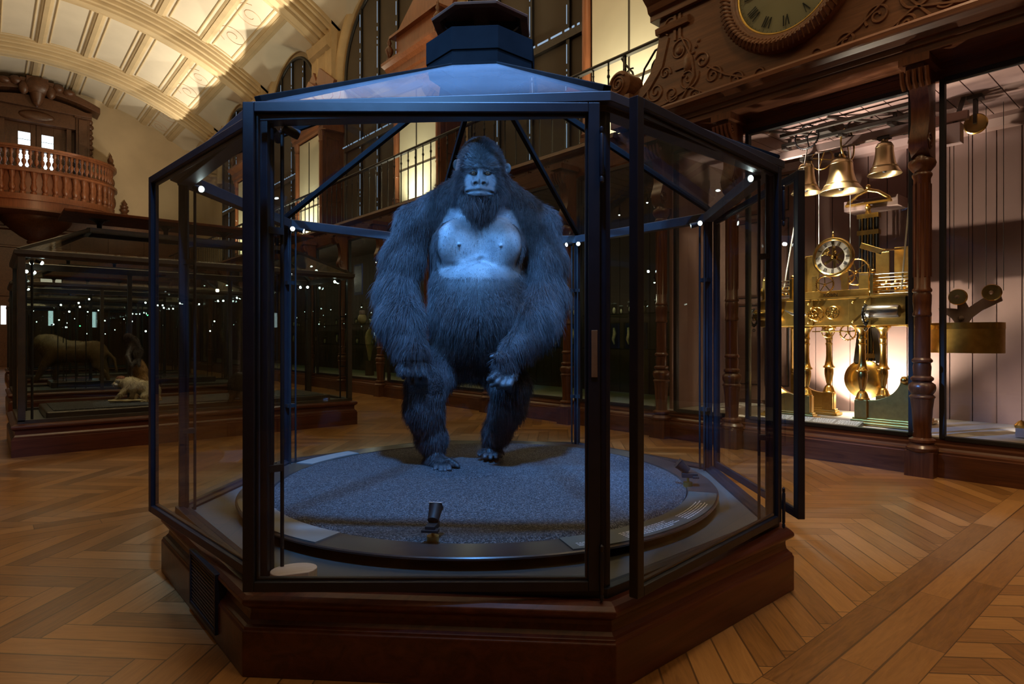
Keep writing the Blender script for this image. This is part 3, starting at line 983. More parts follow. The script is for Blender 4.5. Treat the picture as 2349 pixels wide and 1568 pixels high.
# wall arch band around each lunette + windows with drawn brown blinds
wi = 0
for k in range(-3, 4):
    uc = U0 + BAY * (k + .5)
    if uc > UE - 1: continue
    wi += 1
    r = 1.72; zb, zs = 3.7, 7.55
    def outline(r, n=24, zb=zb):
        return [(uc - r, zb)] + [(uc - r * math.cos(PI * i / n), zs + r * math.sin(PI * i / n)) for i in range(n + 1)] + [(uc + r, zb)]
    win = tag(bpy.data.objects.new('window_%d' % wi, None), kind='structure'); COL.objects.link(win)
    def slab(o, x0, x1, mat, name, parent, sm=None):
        b = MB(); n = len(o)
        b.add([(x0, u, z) for u, z in o] + [(x1, u, z) for u, z in o], [tuple(range(n)), tuple(reversed(range(n, 2 * n)))] + [((i + 1) % n, i, n + i, n + (i + 1) % n) for i in range(n)])
        return b.build(name, mat, parent, sm)
    slab(outline(r), VW - .02, VW - .005, M['blind'], 'roller_blind', win)
    b = MB()
    o = outline(r)
    b.tube([(VW - .04, u, z) for u, z in o], .045, 8)
    b.build('window_frame', M['iron'], win, 50)
    b = MB(); o2 = outline(r + .33, zb=7.0)
    b.tube([(VW - .03, u, z) for u, z in o2], .16, 10)
    b.build('stone_arch', M['stone'], win, 60)
    for du in (-.86, .0, .86):
        zt = zs + math.sqrt(r * r - du * du)
        b = MB(); b.box(VW - .075, VW - .03, uc + du - .035, uc + du + .035, zb, zt)
        b.build('mullion', M['iron'], win)
        b = MB(); rr = random.Random(k * 7 + int(du * 10))
        z = zb + .1
        while z < zt - .1:
            L = rr.choice((.03, .05, .09, .3, .5))
            b.box(VW - .082, VW - .076, uc + du + .014, uc + du + .025, z, min(z + L, zt - .02)); z += L + rr.choice((.05, .09, .14))
        b.build('daylight_gap', M['gap'], win)
    b = MB(); b.box(VW - .09, VW - .03, uc - r, uc + r, 5.72, 5.86); tr_ = b.build('transom', M['metal2'], win)
    b = MB(); rr = random.Random(k + 40); y = uc - r + .05
    while y < uc + r - .1:
        L = rr.choice((.05, .1, .25)); b.box(VW - .097, VW - .091, y, y + L, 5.84, 5.87); y += L + .06
    b.build('daylight_gap', M['gap'], win)

# ---------------------------------------------------------------- gallery above the wall cabinets
GV, ZG = 5.58, 3.41
b = MB(); b.box(GV, VW, UB, UE, ZG - .18, ZG)
b.along_y([(GV, ZG), (GV - .08, ZG - .01), (GV - .10, ZG - .06), (GV - .06, ZG - .09), (GV - .02, ZG - .11), (GV - .02, ZG - .30), (GV - .06, ZG - .33), (GV - .06, ZG - .37), (GV + .1, ZG - .40), (GV + .1, ZG)], 4.6, UE)
struct('trim_41', b, M['carved'])
b = MB(); u = 4.75
while u < 27:
    pts = []
    for i in range(16):
        a = 2 * PI * i / 16; r = .078 if i % 2 == 0 else .026
        pts.append((r * math.cos(a), r * math.sin(a)))
    mm = Matrix.Translation((GV - .022, u, ZG - .205)) @ Matrix.Rotation(-PI / 2, 4, 'Y')
    b.prism(pts, 0, .03, mm); b.sphere((GV - .05, u, ZG - .205), .022, 8, 5)
    u += .34
struct('trim_42', b, M['carved'])
rail = thing('gallery_railing', 'long black iron railing with slim balusters along the upper gallery', 'railing', (GV + .14, 4, ZG))
RZ = .965; R_END = 3.95
b = MB(); b.along_y([(-.03, RZ - .025), (-.035, RZ - .005), (-.02, RZ + .018), (.02, RZ + .018), (.035, RZ - .005), (.03, RZ - .025)], R_END - 4, 24)
b.sphere((0, R_END - 4, RZ - .004), (.045, .05, .034), 12, 8)
b.build('handrail', M['iron'], rail, 40)
MB().box(-.018, .018, .0, 24, .07, .085).build('bottom_rail', M['iron'], rail)
proto = None; k = 0; u = 4.62
def baluster():
    b = MB()
    b.lathe([(.013, 0), (.013, .05), (.022, .06), (.022, .075), (.011, .09), (.0105, RZ * .79), (.018, RZ * .80), (.02, RZ * .815), (.018, RZ * .83), (.0105, RZ * .84), (.0105, RZ * .885), (.016, RZ * .895), (.0105, RZ * .905), (.0105, RZ - .02)], 8)
    return b
bm = None
while u < 27.4:
    if bm is None:
        bm = baluster().build('baluster', M['iron'], rail, 40); bm.location = (0, u - 4, 0)
    else:
        c = bm.copy(); COL.objects.link(c); c.parent = rail; c.location = (0, u - 4, 0)
    u += .243
# scrolled end panel
b = MB()
def arc(cx, cz, r, a0, a1, n=14): return [(0, cx + r * math.cos(math.radians(a0 + (a1 - a0) * i / n)), cz + r * math.sin(math.radians(a0 + (a1 - a0) * i / n))) for i in range(n + 1)]
y0 = R_END - 4
b.tube([(0, y0, RZ - .02), (0, y0 - .10, .80), (0, y0 - .16, .62), (0, y0 - .17, .45), (0, y0 - .12, .02)], .014, 8)
b.tube([(0, .42, 0), (0, .40, .45), (0, .33, .70), (0, .18, .86), (0, .04, .88)] , .012, 8)
b.tube([(0, .42, 0), (0, .44, .5), (0, .50, .72), (0, .60, .84), (0, .66, .93)], .012, 8)
b.tube(arc(.12, .66, .11, 90, -190), .012, 8); b.tube(arc(.12, .68, .05, -190, -400), .01, 8)
b.tube(arc(.16, .30, .22, 180, 20), .011, 8); b.tube(arc(.52, .68, .09, 200, 470), .010, 8)
b.box(-.015, .015, .60, .63, 0, RZ)
b.build('scroll_end', M['iron'], rail, 50)

# wooden aedicules with pale blinds standing against the piers of the upper wall
def aedicule(u0, label):
    w, d = 1.55, .56
    t = thing('wooden_aedicule', label, 'wall frame', (VW, u0, ZG), group=None)
    zt = 2.85
    for s in (0, 1):
        yy = -.09 if s == 0 else w - .09
        b = MB(); x = -d
        b.box(x - .05, x + .08, yy, yy + .18, 0, .45)
        b.lathe([(.06, .45), (.085, .48), (.06, .52), (.055, .9), (.07, .93), (.055, .96), (.065, 1.0), (.062, zt - .3), (.08, zt - .26), (.06, zt - .22), (.085, zt - .12), (.09, zt)], 14, (x - .0, yy + .09, 0))
        b.build('pilaster', M['copper_wood'], t, 40)
    MB().box(-d + .02, -d + .05, .09, w - .09, .02, zt - .05).build('pale_blind', M['pale_blind'], t)
    b = MB(); b.tube([(-d + .01, w * .52, .02), (-d + .01, w * .52, zt - .1)], .012, 6); b.box(-d + .005, -d + .02, .09, w - .09, 1.02, 1.04)
    b.build('blind_cord', M['metal2'], t, 40)
    b = MB(); b.box(-d, 0, -.08, -.03, 0, zt); b.box(-d, 0, w + .03, w + .08, 0, zt)
    for z0, z1 in ((.15, 1.0), (1.1, 2.7)):
        b.box(-d + .10, -.10, -.095, -.08, z0, z0 + .03); b.box(-d + .10, -.10, -.095, -.08, z1 - .03, z1); b.box(-d + .1, -d + .13, -.095, -.08, z0, z1); b.box(-.13, -.10, -.095, -.08, z0, z1)
    b.build('side_panel', M['woodz'], t)
    b = MB()
    prof = [(0, zt), (-d - .06, zt), (-d - .06, zt + .08), (-d - .10, zt + .12), (-d - .10, zt + .26), (-d - .16, zt + .32), (-d - .24, zt + .36), (-d - .24, zt + .42), (0, zt + .46)]
    b.along_y(prof, -.22, w + .22)
    b.build('cornice', M['copper_wood'], t)
    b = MB(); mm = Matrix.Translation((0, 0, zt + .45)) @ Matrix(((0, 0, 1, 0), (1, 0, 0, 0), (0, 1, 0, 0), (0, 0, 0, 1)))
    y0, y1 = .02, w - .02
    b.box(-d - .02, 0, y0, y1, zt + .45, zt + .95)
    b.prism([(y0 - .08, .50), (y1 + .08, .50), (w / 2, 1.02)], -d - .02, 0, mm)
    for a_, b_ in (((y0 - .14, .50), (w / 2, 1.08)), ((y1 + .14, .50), (w / 2, 1.08))):
        b.bar((-d / 2 - .05, a_[0], zt + .45 + a_[1]), (-d / 2 - .05, b_[0], zt + .45 + b_[1]), .09, d + .14)
    b.box(-d - .12, 0, y0 - .12, y1 + .12, zt + .93, zt + .98)
    b.build('pediment', M['copper_wood'], t)
    for yy in (-.12, w + .12):
        b = MB(); b.lathe([(.05, 0), (.06, .06), (.03, .1), (.08, .2), (.085, .26), (.03, .34), (.05, .4), (.02, .48), (0, .56)], 12, (-d - .1, yy, zt + .46)); b.build('finial', M['woodz'], t, 40)
    return t
aedicule(U0 - .62, 'wooden aedicule with a pale lit blind and pediment, directly behind the case hood')
aedicule(U0 + BAY - .62, 'wooden aedicule with a pale lit blind, farther one at the left end of the railing')
aedicule(U0 - BAY - .62, 'wooden aedicule with a pale blind above the scrolled end of the railing')
aedicule(U0 + 2 * BAY - .62, 'wooden aedicule with a pale blind, farthest along the gallery near the vault foot')
# ---------------------------------------------------------------- glazed wall cabinets along the right side
CU = [-1.65, -.08, 1.50, 3.06, 3.86, 5.23] + [5.23 + 1.55 * k for k in range(1, 15)]
VF, VB = 5.50, 6.80
CZ0, CZ1 = .29, 2.97
CAB = []
pos_words = ['nearest', 'second', 'third', 'fourth', 'fifth', 'sixth', 'seventh', 'eighth', 'ninth', 'tenth', 'eleventh', 'twelfth', 'thirteenth', 'fourteenth', 'fifteenth']
def cabinet(i):
    u0, u1 = CU[i], CU[i + 1]
    pink = i <= 3
    lab = ['dusty pink glazed cabinet bay before the one with the pulleys, at the picture edge', 'dim dusty pink glazed cabinet bay holding two brass pulleys and a brass weight', 'brightly lit pink glazed cabinet bay holding the brass clockwork and three bells', 'narrow brown glazed cabinet bay with a panelled inner door, left of the clockwork'][i] if pink else \
        'dark glazed cabinet bay, %s one beyond the panelled inner door' % (pos_words[i - 4])
    t = thing('wall_cabinet', lab, 'cabinet', (VF, u0, 0), group=None)
    w = u1 - u0
    b = MB()
    b.along_y([(.05, 0), (-.10, 0), (-.10, .17), (-.085, .175), (-.085, .19), (-.06, .20), (-.05, .215), (-.05, .235), (-.02, .245), (-.015, .275), (.05, .28)], 0, w)
    b.build('plinth', M['wood'], t)
    b = MB()
    for y0, y1, z0, z1 in ((.085, .12, CZ0 - .01, CZ1 + .02), (w - .12, w - .085, CZ0 - .01, CZ1 + .02), (.12, w - .12, CZ0 - .02, CZ0 + .012), (.12, w - .12, CZ1 - .01, CZ1 + .03)):
        b.box(-.025, .03, y0, y1, z0, z1)
    b.build('steel_frame', M['black'], t, bevel=.003)
    MB().box(0, .005, .11, w - .11, CZ0, CZ1).build('glass_pane', M['glass'] if pink else M['jar'], t)
    d = VB - VF
    # boarded interior
    b = MB(); nb = max(3, int(w / .17)); bw = w / nb
    for k in range(nb): b.box(d, d + .03, k * bw + .004, (k + 1) * bw - .004, CZ0 - .02, 3.05)
    b.box(d + .02, d + .05, 0, w, CZ0 - .02, 3.05)
    b.build('backboard', M['pink'] if pink else M['dark_back'], t)
    MB().box(.005, d, 0, w, CZ0 - .05, CZ0 - .005).build('floor_board', M['pinkfloor'], t)
    b = MB()
    for k in range(nb): b.box(.04, d, k * bw + .004, (k + 1) * bw - .004, 3.0, 3.03)
    b.box(.03, d, 0, w, 3.02, 3.05)
    b.build('ceiling_board', M['pink'] if pink else M['dark_back'], t)
    if pink:   # cornice running round the top of the interior
        b = MB(); b.along_y([(d, 2.88), (d - .05, 2.90), (d - .10, 2.96), (d - .10, 3.0), (d, 3.0)], 0, w); b.build('inner_cornice', M['pink'], t)
    # timber over the glass
    b = MB()
    if pink:
        b.along_y([(.04, 2.99), (-.01, 2.99), (-.01, 3.12), (-.30, 3.12), (-.30, 3.17), (-.315, 3.175), (-.315, 3.215), (-.33, 3.22), (-.36, 3.25), (-.40, 3.275), (-.42, 3.28), (-.42, 3.315), (-.40, 3.34), (-.05, 3.41), (.06, 3.41)], 0, w)
        b.box(-.012, .0, .10, w - .10, 3.03, 3.06); b.box(-.018, -.01, .0, w, 3.085, 3.12)
    else:
        b.along_y([(.06, 2.99), (-.02, 2.99), (-.03, 3.02), (.0, 3.03), (.0, 3.23), (.06, 3.23)], 0, w)
    b.build('entablature', M['wood'], t)
    CAB.append(t)
    return t
for i in range(len(CU) - 1): cabinet(i)
# end partition of the pink room and the panelled inner door
t3 = CAB[3]
b = MB(); b.box(.03, VB - VF, .80 - .03, .80, CZ0, 3.0)
b.build('partition', M['dark_panel'], t3)
t2 = CAB[2]
b = MB(); x = VB - VF
for (y0, y1, z0, z1) in ((.10, .38, .50, 1.42), (.44, .72, .50, 1.42), (.10, .38, 1.5, 2.38), (.44, .72, 1.5, 2.38), (.10, .38, 2.46, 2.86), (.44, .72, 2.46, 2.86)):
    for q in ((y0, y0 + .012, z0, z1), (y1 - .012, y1, z0, z1), (y0, y1, z0, z0 + .012), (y0, y1, z1 - .012, z1)): b.box(x - .035, x - .022, *q)
b2 = MB(); b2.box(x - .028, x, .03, .79, CZ0 + .04, 2.95)
dr = b2.build('panel_door', M['dark_panel'], t3); b.build('door_beading', M['black'], dr)

# turned columns between the bays
def column_mb(short=False):
    b = MB()
    b.box(-.085, .13, -.095, .095, 0, .19)
    b.lathe([(.10, .19), (.105, .20), (.105, .215), (.085, .235), (.075, .245), (.088, .26), (.088, .275), (.062, .29), (.058, .33), (.068, .5), (.078, .585), (.085, .59), (.085, .60), (.07, .615), (.085, .64), (.09, .665), (.085, .69), (.06, .71), (.075, .725), (.075, .74), (.056, .755), (.06, .82), (.055, .85), (.068, .86), (.068, .875), (.053, .89), (.053, 1.20), (.062, 1.21), (.062, 1.225), (.055, 1.24), (.06, 1.30), (.062, 1.36), (.055, 1.38), (.064, 1.39), (.064, 1.405), (.053, 1.42), (.056, 2.24), (.066, 2.26), (.066, 2.275), (.055, 2.29), (.085, 2.33), (.092, 2.355), (.085, 2.38), (.06, 2.39), (.05, 2.42), (.05, 2.98)], 20)
    for k in range(10):   # flutes on the long shaft
        a = 2 * PI * k / 10
        b.tube([(.054 * math.cos(a), .054 * math.sin(a), 1.5), (.055 * math.cos(a), .055 * math.sin(a), 2.2)], .007, 5)
    return b
def console_mb():
    prof = [(.10, 2.40), (-.03, 2.40), (-.07, 2.43), (-.095, 2.48), (-.095, 2.54), (-.07, 2.60), (-.05, 2.66), (-.05, 2.74), (-.06, 2.82), (-.09, 2.90), (-.15, 2.96), (-.17, 3.0), (-.17, 3.10), (.10, 3.10)]
    b = MB(); n = len(prof)
    b.add([(x, -.06, z) for x, z in prof] + [(x, .06, z) for x, z in prof], [tuple(range(n)), tuple(reversed(range(n, 2 * n)))] + [((k + 1) % n, k, n + k, n + (k + 1) % n) for k in range(n)])
    for y in (-.064, .064):
        pts = [(-.04 + (.008 + .045 * q / 26) * math.cos(q * .6), y, 2.50 + (.008 + .06 * q / 26) * math.sin(q * .6)) for q in range(27)]
        b.tube(pts, .006, 5)
        pts = [(-.11 + (.005 + .03 * q / 20) * math.cos(q * .6), y, 2.99 + (.005 + .03 * q / 20) * math.sin(q * .6)) for q in range(21)]
        b.tube(pts, .006, 5)
    b.box(-.20, .1, -.10, .10, 3.06, 3.12)
    for k in range(5): b.tube([(-.19, -.08 + .04 * k, 3.02), (-.17, -.08 + .04 * k, 2.94), (-.13, -.08 + .04 * k, 2.90)], .016, 6)
    return b
c0 = thing('wooden_column', 'x', 'column', (5.385, 0, 0))
column_mb().build('shaft', M['woodz'], c0, 40)
console_mb().build('console', M['woodz'], c0, 40)
first = True
for i, u in enumerate(CU[1:-1], 1):
    lab = {1: 'turned dark wooden column right of the pulley bay, at the picture edge', 2: 'turned dark wooden column between the clockwork bay and the pulley bay', 3: 'turned wooden column between the clockwork bay and the narrow brown bay',
           4: 'turned wooden column left of the panelled inner door'}.get(i, 'turned wooden column in the dark cabinets, %s one beyond the panelled door' % pos_words[min(i - 5, 14)])
    o = c0 if first else dup(c0)
    first = False
    o.location = (5.385, u, 0); o['label'] = lab
for i in range(2):
    pass

# shelves with specimens in the dark bays
g = random.Random(11)
def jar(loc, h, r, label):
    t = thing('specimen_jar', label, 'jar', loc, group='specimen jars, ' + label[24:])
    MB().lathe([(0, 0), (r, 0), (r, h * .86), (r * .8, h * .92), (r * .8, h), (0, h)], 14).build('glass_body', M['jar'], t, 40)
    b = MB(); b.sphere((0, 0, h * .4), (r * .5, r * .5, h * .3), 8, 6); b.build('specimen', M['specimen'], t, 80)
    MB().lathe([(0, h), (r * .88, h), (r * .88, h + .012), (0, h + .016)], 14).build('lid', M['label_green'], t, 40)
    return t
def tablet(loc, h, label):
    t = thing('mounted_specimen', label, 'specimen', loc)
    MB().box(-.01, .01, -.06, .06, 0, h).build('blue_card', M['blueback'], t)
    b = MB(); b.tube([(-.02, -.0, h * .15), (-.025, .012, h * .35), (-.025, -.01, h * .6), (-.02, .008, h * .82)], [.008, .018, .022, .012], 8); b.build('specimen', M['specimen'], t, 60)
    b = MB(); b.box(-.035, -.03, -.065, .065, 0, h); b.box(-.035, .012, -.065, .065, h, h + .012); b.box(-.035, .012, -.065, .065, -.006, .0)
    b.build('glass_box', M['jar'], t)
    return t
ordj = 0
for i in range(4, 15):
    t = CAB[i]; u0, u1 = CU[i], CU[i + 1]
    nm = pos_words[i - 4]
    for j, z in enumerate((.92, 1.33)):
        o = MB().box(VF + .18, VB - .1, u0 + .12, u1 - .12, z - .012, z).build('glass_shelf', M['greenglass'], None)
        tag(o, 'glass shelf, %s of two, in the %s dark cabinet bay beyond the door' % (('lower', 'upper')[j], nm), 'shelf')
        if i > 11: continue
        n = 4 if j == 0 else 6
        for q in range(n):
            uu = u0 + .22 + (u1 - u0 - .44) * (q + .5) / n + g.uniform(-.03, .03)
            lo = (VF + .30 + g.uniform(0, .12), uu, z)
            if j == 0 and (i < 6 or g.random() < .4):
                tablet(lo, .30 if i < 6 else .24, 'pale specimen on blue card, %s from right, lower shelf, %s dark bay' % (pos_words[q], nm))
            else:
                h = g.uniform(.09, .17); jar(lo, h, h * g.uniform(.22, .36), 'small glass specimen jar, %s shelf of the %s dark cabinet bay' % (('lower', 'upper')[j], nm))
    # two small lit spots under the top frame, one lower
    for q, (zz, fy) in enumerate(((2.55, .25), (2.55, .72), (1.72, .5))):
        o = thing('cabinet_spot', 'tiny lit spot lamp in the %s dark wall cabinet bay' % nm, 'lamp', (VF + .10 + .3 * q, u0 + (u1 - u0) * fy, zz), group='spots of the %s dark bay' % nm)
        MB().lathe([(.012, 0), (.018, .02), (.018, .05), (.006, .06), (.006, .09)], 10).build('lamp_body', M['black'], o, 40)
        b = MB(); b.sphere((0, 0, 0), .011, 8, 6); b.build('lens', M['lens_far'], o, 80)
# dark text panel standing in the sixth bay and some larger pieces
o = MB().box(0, .02, 0, .34, 0, .62).build('text_panel', M['blueback'], None)
o.location = (VF + .25, 11.30, 1.92); tag(o, 'dark blue text panel with white lines in the dark cabinets left of the ape', 'sign')
b = MB(); gg = random.Random(2)
for r in range(22):
    y = .03
    while y < .30:
        w = gg.uniform(.01, .035); b.box(-.002, 0, y, min(y + w, .31), .57 - r * .024, .577 - r * .024); y += w + .008
b.build('text_lines', M['white_ink'], o)

iv = thing('ivory_carving', 'tall tan ivory piece on a small foot in the dark cabinets, left of the ape', 'carving', (VF + .45, 11.36, CZ0))
MB().lathe([(.09, 0), (.09, .30), (0, .30)], 16).build('stand', M['dark_back'], iv, 40)
MB().lathe([(.02, .30), (.03, .36), (.05, .48), (.085, .66), (.095, .78), (.07, .88), (.03, .93), (0, .95)], 18).build('carved_body', M['bone'], iv, 60)
cp = thing('painted_cup', 'pale blue and tan round cup on the upper glass shelf left of the ape', 'cup', (VF + .42, 11.62, 1.33))
MB().lathe([(.02, 0), (.04, .01), (.08, .05), (.095, .11), (.08, .17), (.06, .20), (.05, .20), (.07, .11), (.01, .02)], 20).build('bowl', M['bone'], cp, 50)
MB().lathe([(.045, .205), (.065, .215), (.06, .27), (.04, .285), (0, .285)], 18).build('crown_rim', M['pale_metal'], cp, 40)

# ---------------------------------------------------------------- clock pediment over the pink cabinets
UC, ZC = 2.57, 4.235
pd = thing('carved_clock_pediment', 'carved walnut pediment with scrolls around the big clock', 'pediment', (5.52, UC, 3.40))
def half(pts): return pts + [(-y, z) for y, z in reversed(pts)]
out_ = [(1.95, 0), (1.95, .12), (1.88, .14), (1.86, .30), (1.72, .34), (1.60, .40), (1.50, .50), (1.43, .64), (1.39, .80), (1.37, .98), (1.37, 2.4)]
poly = half(out_)
b = MB(); n = len(poly)
b.add([(-.05, y, z) for y, z in poly] + [(.10, y, z) for y, z in poly], [tuple(range(n)), tuple(reversed(range(n, 2 * n)))] + [((k + 1) % n, k, n + k, n + (k + 1) % n) for k in range(n)])
b.build('carved_panel', M['carved'], pd, bevel=.006)
for s in (1, -1):
    b = MB()
    b.lathe([(.0, -.15), (.10, -.15), (.155, -.13), (.155, .10), (.10, .12), (0, .12)], 24, M=Matrix.Translation((.0, s * 1.86, .47)) @ Matrix.Rotation(PI / 2, 4, 'Y'))
    b.tube([(-.155, s * 1.86 + (.02 + .10 * q / 30) * math.cos(q * .5), .47 + (.02 + .10 * q / 30) * math.sin(q * .5)) for q in range(31)], .012, 6)
    b.box(-.13, .10, s * 1.86 - .14, s * 1.86 + .12, 0, .34)
    b.build('volute', M['carved'], pd, 40)
    b = MB()
    b.along_y([(.1, 1.02), (-.10, 1.02), (-.10, 1.08), (-.14, 1.10), (-.16, 1.16), (-.24, 1.22), (-.24, 1.30), (-.30, 1.34), (-.32, 1.44), (.1, 1.44)], s * 1.10 - .36, s * 1.10 + .36)
    b.along_y([(.1, .86), (-.09, .86), (-.10, .92), (-.06, .95), (.1, .95)], s * 1.20 - .20, s * 1.20 + .20)
    b.build('capital', M['carved'], pd, bevel=.004)
# low relief ornament
X = -.054
def spiral(cy, cz, r, turns, sg, a0=0, th=.012):
    pts = []
    for q in range(40):
        f = q / 39; a = a0 + sg * turns * 2 * PI * f
        pts.append((X, cy + r * (.12 + .88 * f) * math.cos(a), cz + r * (.12 + .88 * f) * math.sin(a)))
    b.tube(pts, th, 6)
for s in (1, -1):
    b = MB()
    for cy, cz, r, tn, sg, a0 in ((1.12, .62, .13, 1.6, 1, 0), (1.22, .92, .10, 1.5, -1, 2), (1.02, .30, .12, 1.7, -1, 1), (.74, .24, .10, 1.6, 1, 0), (1.42, .28, .11, 1.6, 1, 3), (1.22, .20, .09, 1.4, -1, 0), (.50, .12, .09, 1.5, 1, 1), (1.66, .20, .10, 1.6, -1, 0), (1.25, 1.2, .12, 1.6, 1, 0), (.95, .10, .07, 1.5, 1, 0), (.25, .10, .08, 1.5, -1, 0), (.86, .42, .09, 1.4, -1, 3), (1.30, .44, .07, 1.4, 1, 1)):
        spiral(s * cy, cz, r, tn, s * sg, a0 if s > 0 else PI - a0)
    for pts in ([(1.84, .10), (1.5, .34), (1.34, .52), (1.26, .8)], [(1.1, .1), (.95, .3), (.98, .5), (1.1, .75)], [(.3, .06), (.6, .2), (.8, .35)], [(1.45, .10), (1.3, .12), (1.0, .2), (.8, .08)]):
        b.tube([(X, s * y, z) for y, z in pts], .014, 6)
    for y0, y1, z0, z1 in ((1.20, 1.34, 1.02, 1.04), (1.04, 1.18, .42, .52), (1.10, 1.13, .74, 1.0), (1.16, 1.19, .74, 1.0)): b.box(X - .012, X, s * y0, s * y1, z0, z1)
    b.sphere((X, s * 1.12, .62), (.02, .05, .05), 10, 6); b.sphere((X, s * 1.02, .46), (.025, .06, .10), 10, 6)
    for k in range(7): b.sphere((X, s * (.90 + .03 * k), .64 - .05 * k), (.014, .02, .02), 6, 4)
    b.build('relief_ornament', M['carved'], pd, 50)
b = MB()
for s in (1, -1):
    for y0, y1 in ((1.45, 1.7), (.98, 1.12), (.6, .9), (.2, .42)): b.box(-.056, -.045, s * y0, s * y1, .03, .085)
b.build('dark_slot', M['black'], pd)
# clock
ck = thing('wall_clock', 'large round wall clock with roman numerals in a wreath frame', 'clock', (5.46, UC, ZC))
RY = Matrix.Rotation(-PI / 2, 4, 'Y')
b = MB(); b.lathe([(.455, -.03), (.455, .03), (.475, .045), (.49, .045), (.50, .055), (.53, .105), (.56, .115), (.60, .09), (.615, .05), (.62, -.05), (.455, -.05)], 96, M=RY)
for k in range(84):
    a = 2 * PI * k / 84
    p0, p1 = a, a + .07
    b.tube([(-.075, .505 * math.cos(p0), .505 * math.sin(p0)), (-.122, .555 * math.cos((p0 + p1) / 2), .555 * math.sin((p0 + p1) / 2)), (-.07, .615 * math.cos(p1), .615 * math.sin(p1))], .010, 5)
b.build('wreath_frame', M['carved'], ck, 50)
MB().ring((-.02, 0, 0), .452, .016, 'x', 72, 8).build('brass_bezel', M['brass_plate'], ck, 60)
MB().lathe([(0, -.02), (.455, -.02), (.455, 0), (0, .012)], 72, M=RY).build('dial', M['dial'], ck, 30)
b = MB()
ROM = ['XII', 'I', 'II', 'III', 'IIII', 'V', 'VI', 'VII', 'VIII', 'IX', 'X', 'XI']
def numeral(b, s, ang, r0, r1, wd, th, M2, x=-.004):
    """roman numeral made of strokes, standing along the radius at clock angle ang"""
    W = {'I': .34, 'V': .72, 'X': .72}
    tot = sum(W[c] for c in s) * wd
    px = -tot / 2
    h = r1 - r0
    ca, sa = math.cos(ang), math.sin(ang)
    def P(q, z):   # q to the right, z outward
        rr = r0 + z
        return (x, -(rr * sa + q * ca), rr * ca - q * sa)
    def stroke(qa, za, qb, zb, t):
        b.add([P(qa - t / 2, za), P(qa + t / 2, za), P(qb + t / 2, zb), P(qb - t / 2, zb)], [(0, 1, 2, 3)], M2)
        b.add([(v[0] - .002, v[1], v[2]) for v in (P(qa - t / 2, za), P(qa + t / 2, za), P(qb + t / 2, zb), P(qb - t / 2, zb))], [(3, 2, 1, 0)], M2)
    for c in s:
        w = W[c] * wd
        if c == 'I': stroke(px + w / 2, 0, px + w / 2, h, th)
        elif c == 'V': stroke(px + .08 * w, h, px + w / 2, 0, th); stroke(px + .92 * w, h, px + w / 2, 0, th * .5)
        else: stroke(px + .1 * w, h, px + .9 * w, 0, th); stroke(px + .9 * w, h, px + .1 * w, 0, th * .5)
        for z in (0, h): stroke(px + .05 * w, z, px + .95 * w, z, .003) if False else None
        px += w
for k, s in enumerate(ROM): numeral(b, s, 2 * PI * k / 12, .30, .395, .062, .011, Matrix.Identity(4), -.014)
for k in range(60):
    a = 2 * PI * k / 60
    r0 = .418 if k % 5 else .41
    b.add([(-.0145, -(r * math.sin(a) + q * math.cos(a)), r * math.cos(a) - q * math.sin(a)) for r, q in ((r0, -.0015), (r0, .0015), (.436, .0015), (.436, -.0015))], [(0, 1, 2, 3)])
b.build('numerals', M['ink'], ck)
b = MB(); b.bar((-.03, 0, 0), (-.03, -.06, .30), .006, .022); b.bar((-.034, 0, 0), (-.034, .20, .20), .006, .028); b.sphere((-.03, 0, 0), .025, 12, 8)
b.build('hands', M['ink'], ck)
MB().lathe([(.45, .034), (.0, .036), (0, .033), (.45, .031)], 48, M=RY).build('clock_glass', M['glass'], ck)
# ---------------------------------------------------------------- the standing ape
RGT, FWD = Vector((CA, -SA, 0)), Vector((SA, CA, 0))
def A3(t): return np.array(at(*t))
GP = []
def cap(a, b, ra, rb, k=.04, **kw): GP.append(dict(t='cap', a=A3(a), b=A3(b), ra=ra, rb=rb, k=k, **kw))
CAMR = np.array([[CA, SA, 0], [-SA, CA, 0], [0, 0, 1.0]])   # columns: right, forward, up
def ell(c, r, k=.05, rot=None, **kw):
    R = CAMR if rot is None else CAMR @ np.array(rotm(*rot))
    GP.append(dict(t='ell', c=A3(c), r=r, k=k, R=R, **kw))
# trunk
ell((1092, 800, 3.62), (.235, .19, .17), .08)
ell((1097, 715, 3.54), (.272, .25, .235), .10)
ell((1098, 645, 3.55), (.262, .225, .16), .10)
ell((1102, 565, 3.60), (.275, .205, .22), .10)
ell((1100, 490, 3.68), (.28, .15, .12), .10)
ell((1052, 558, 3.435), (.128, .085, .135), .045, (0, 0, math.radians(14)))
ell((1148, 562, 3.435), (.122, .085, .135), .045, (0, 0, math.radians(-14)))
cap((1103, 500, 3.62), (1103, 415, 3.52), .15, .13, .09)
cap((1050, 452, 3.62), (948, 508, 3.64), .10, .085, .09); cap((1158, 456, 3.62), (1242, 512, 3.64), .10, .085, .09)
# head
ell((1103, 387, 3.505), (.140, .160, .138), .05)
ell((1103, 358, 3.54), (.098, .135, .098), .06)
ell((1104, 448, 3.48), (.138, .13, .108), .06)
ell((1102, 410, 3.41), (.098, .072, .080), .04)
ell((1101, 434, 3.385), (.088, .078, .050), .03)
ell((1101, 439, 3.352), (.078, .048, .027), .02)
# brow ridge, bridge of the nose
cap((1068, 386, 3.385), (1101, 383.5, 3.350), .024, .023, .018); cap((1101, 383.5, 3.350), (1137, 387, 3.385), .023, .024, .018)
cap((1101, 388, 3.352), (1100, 410, 3.322), .014, .017, .014)
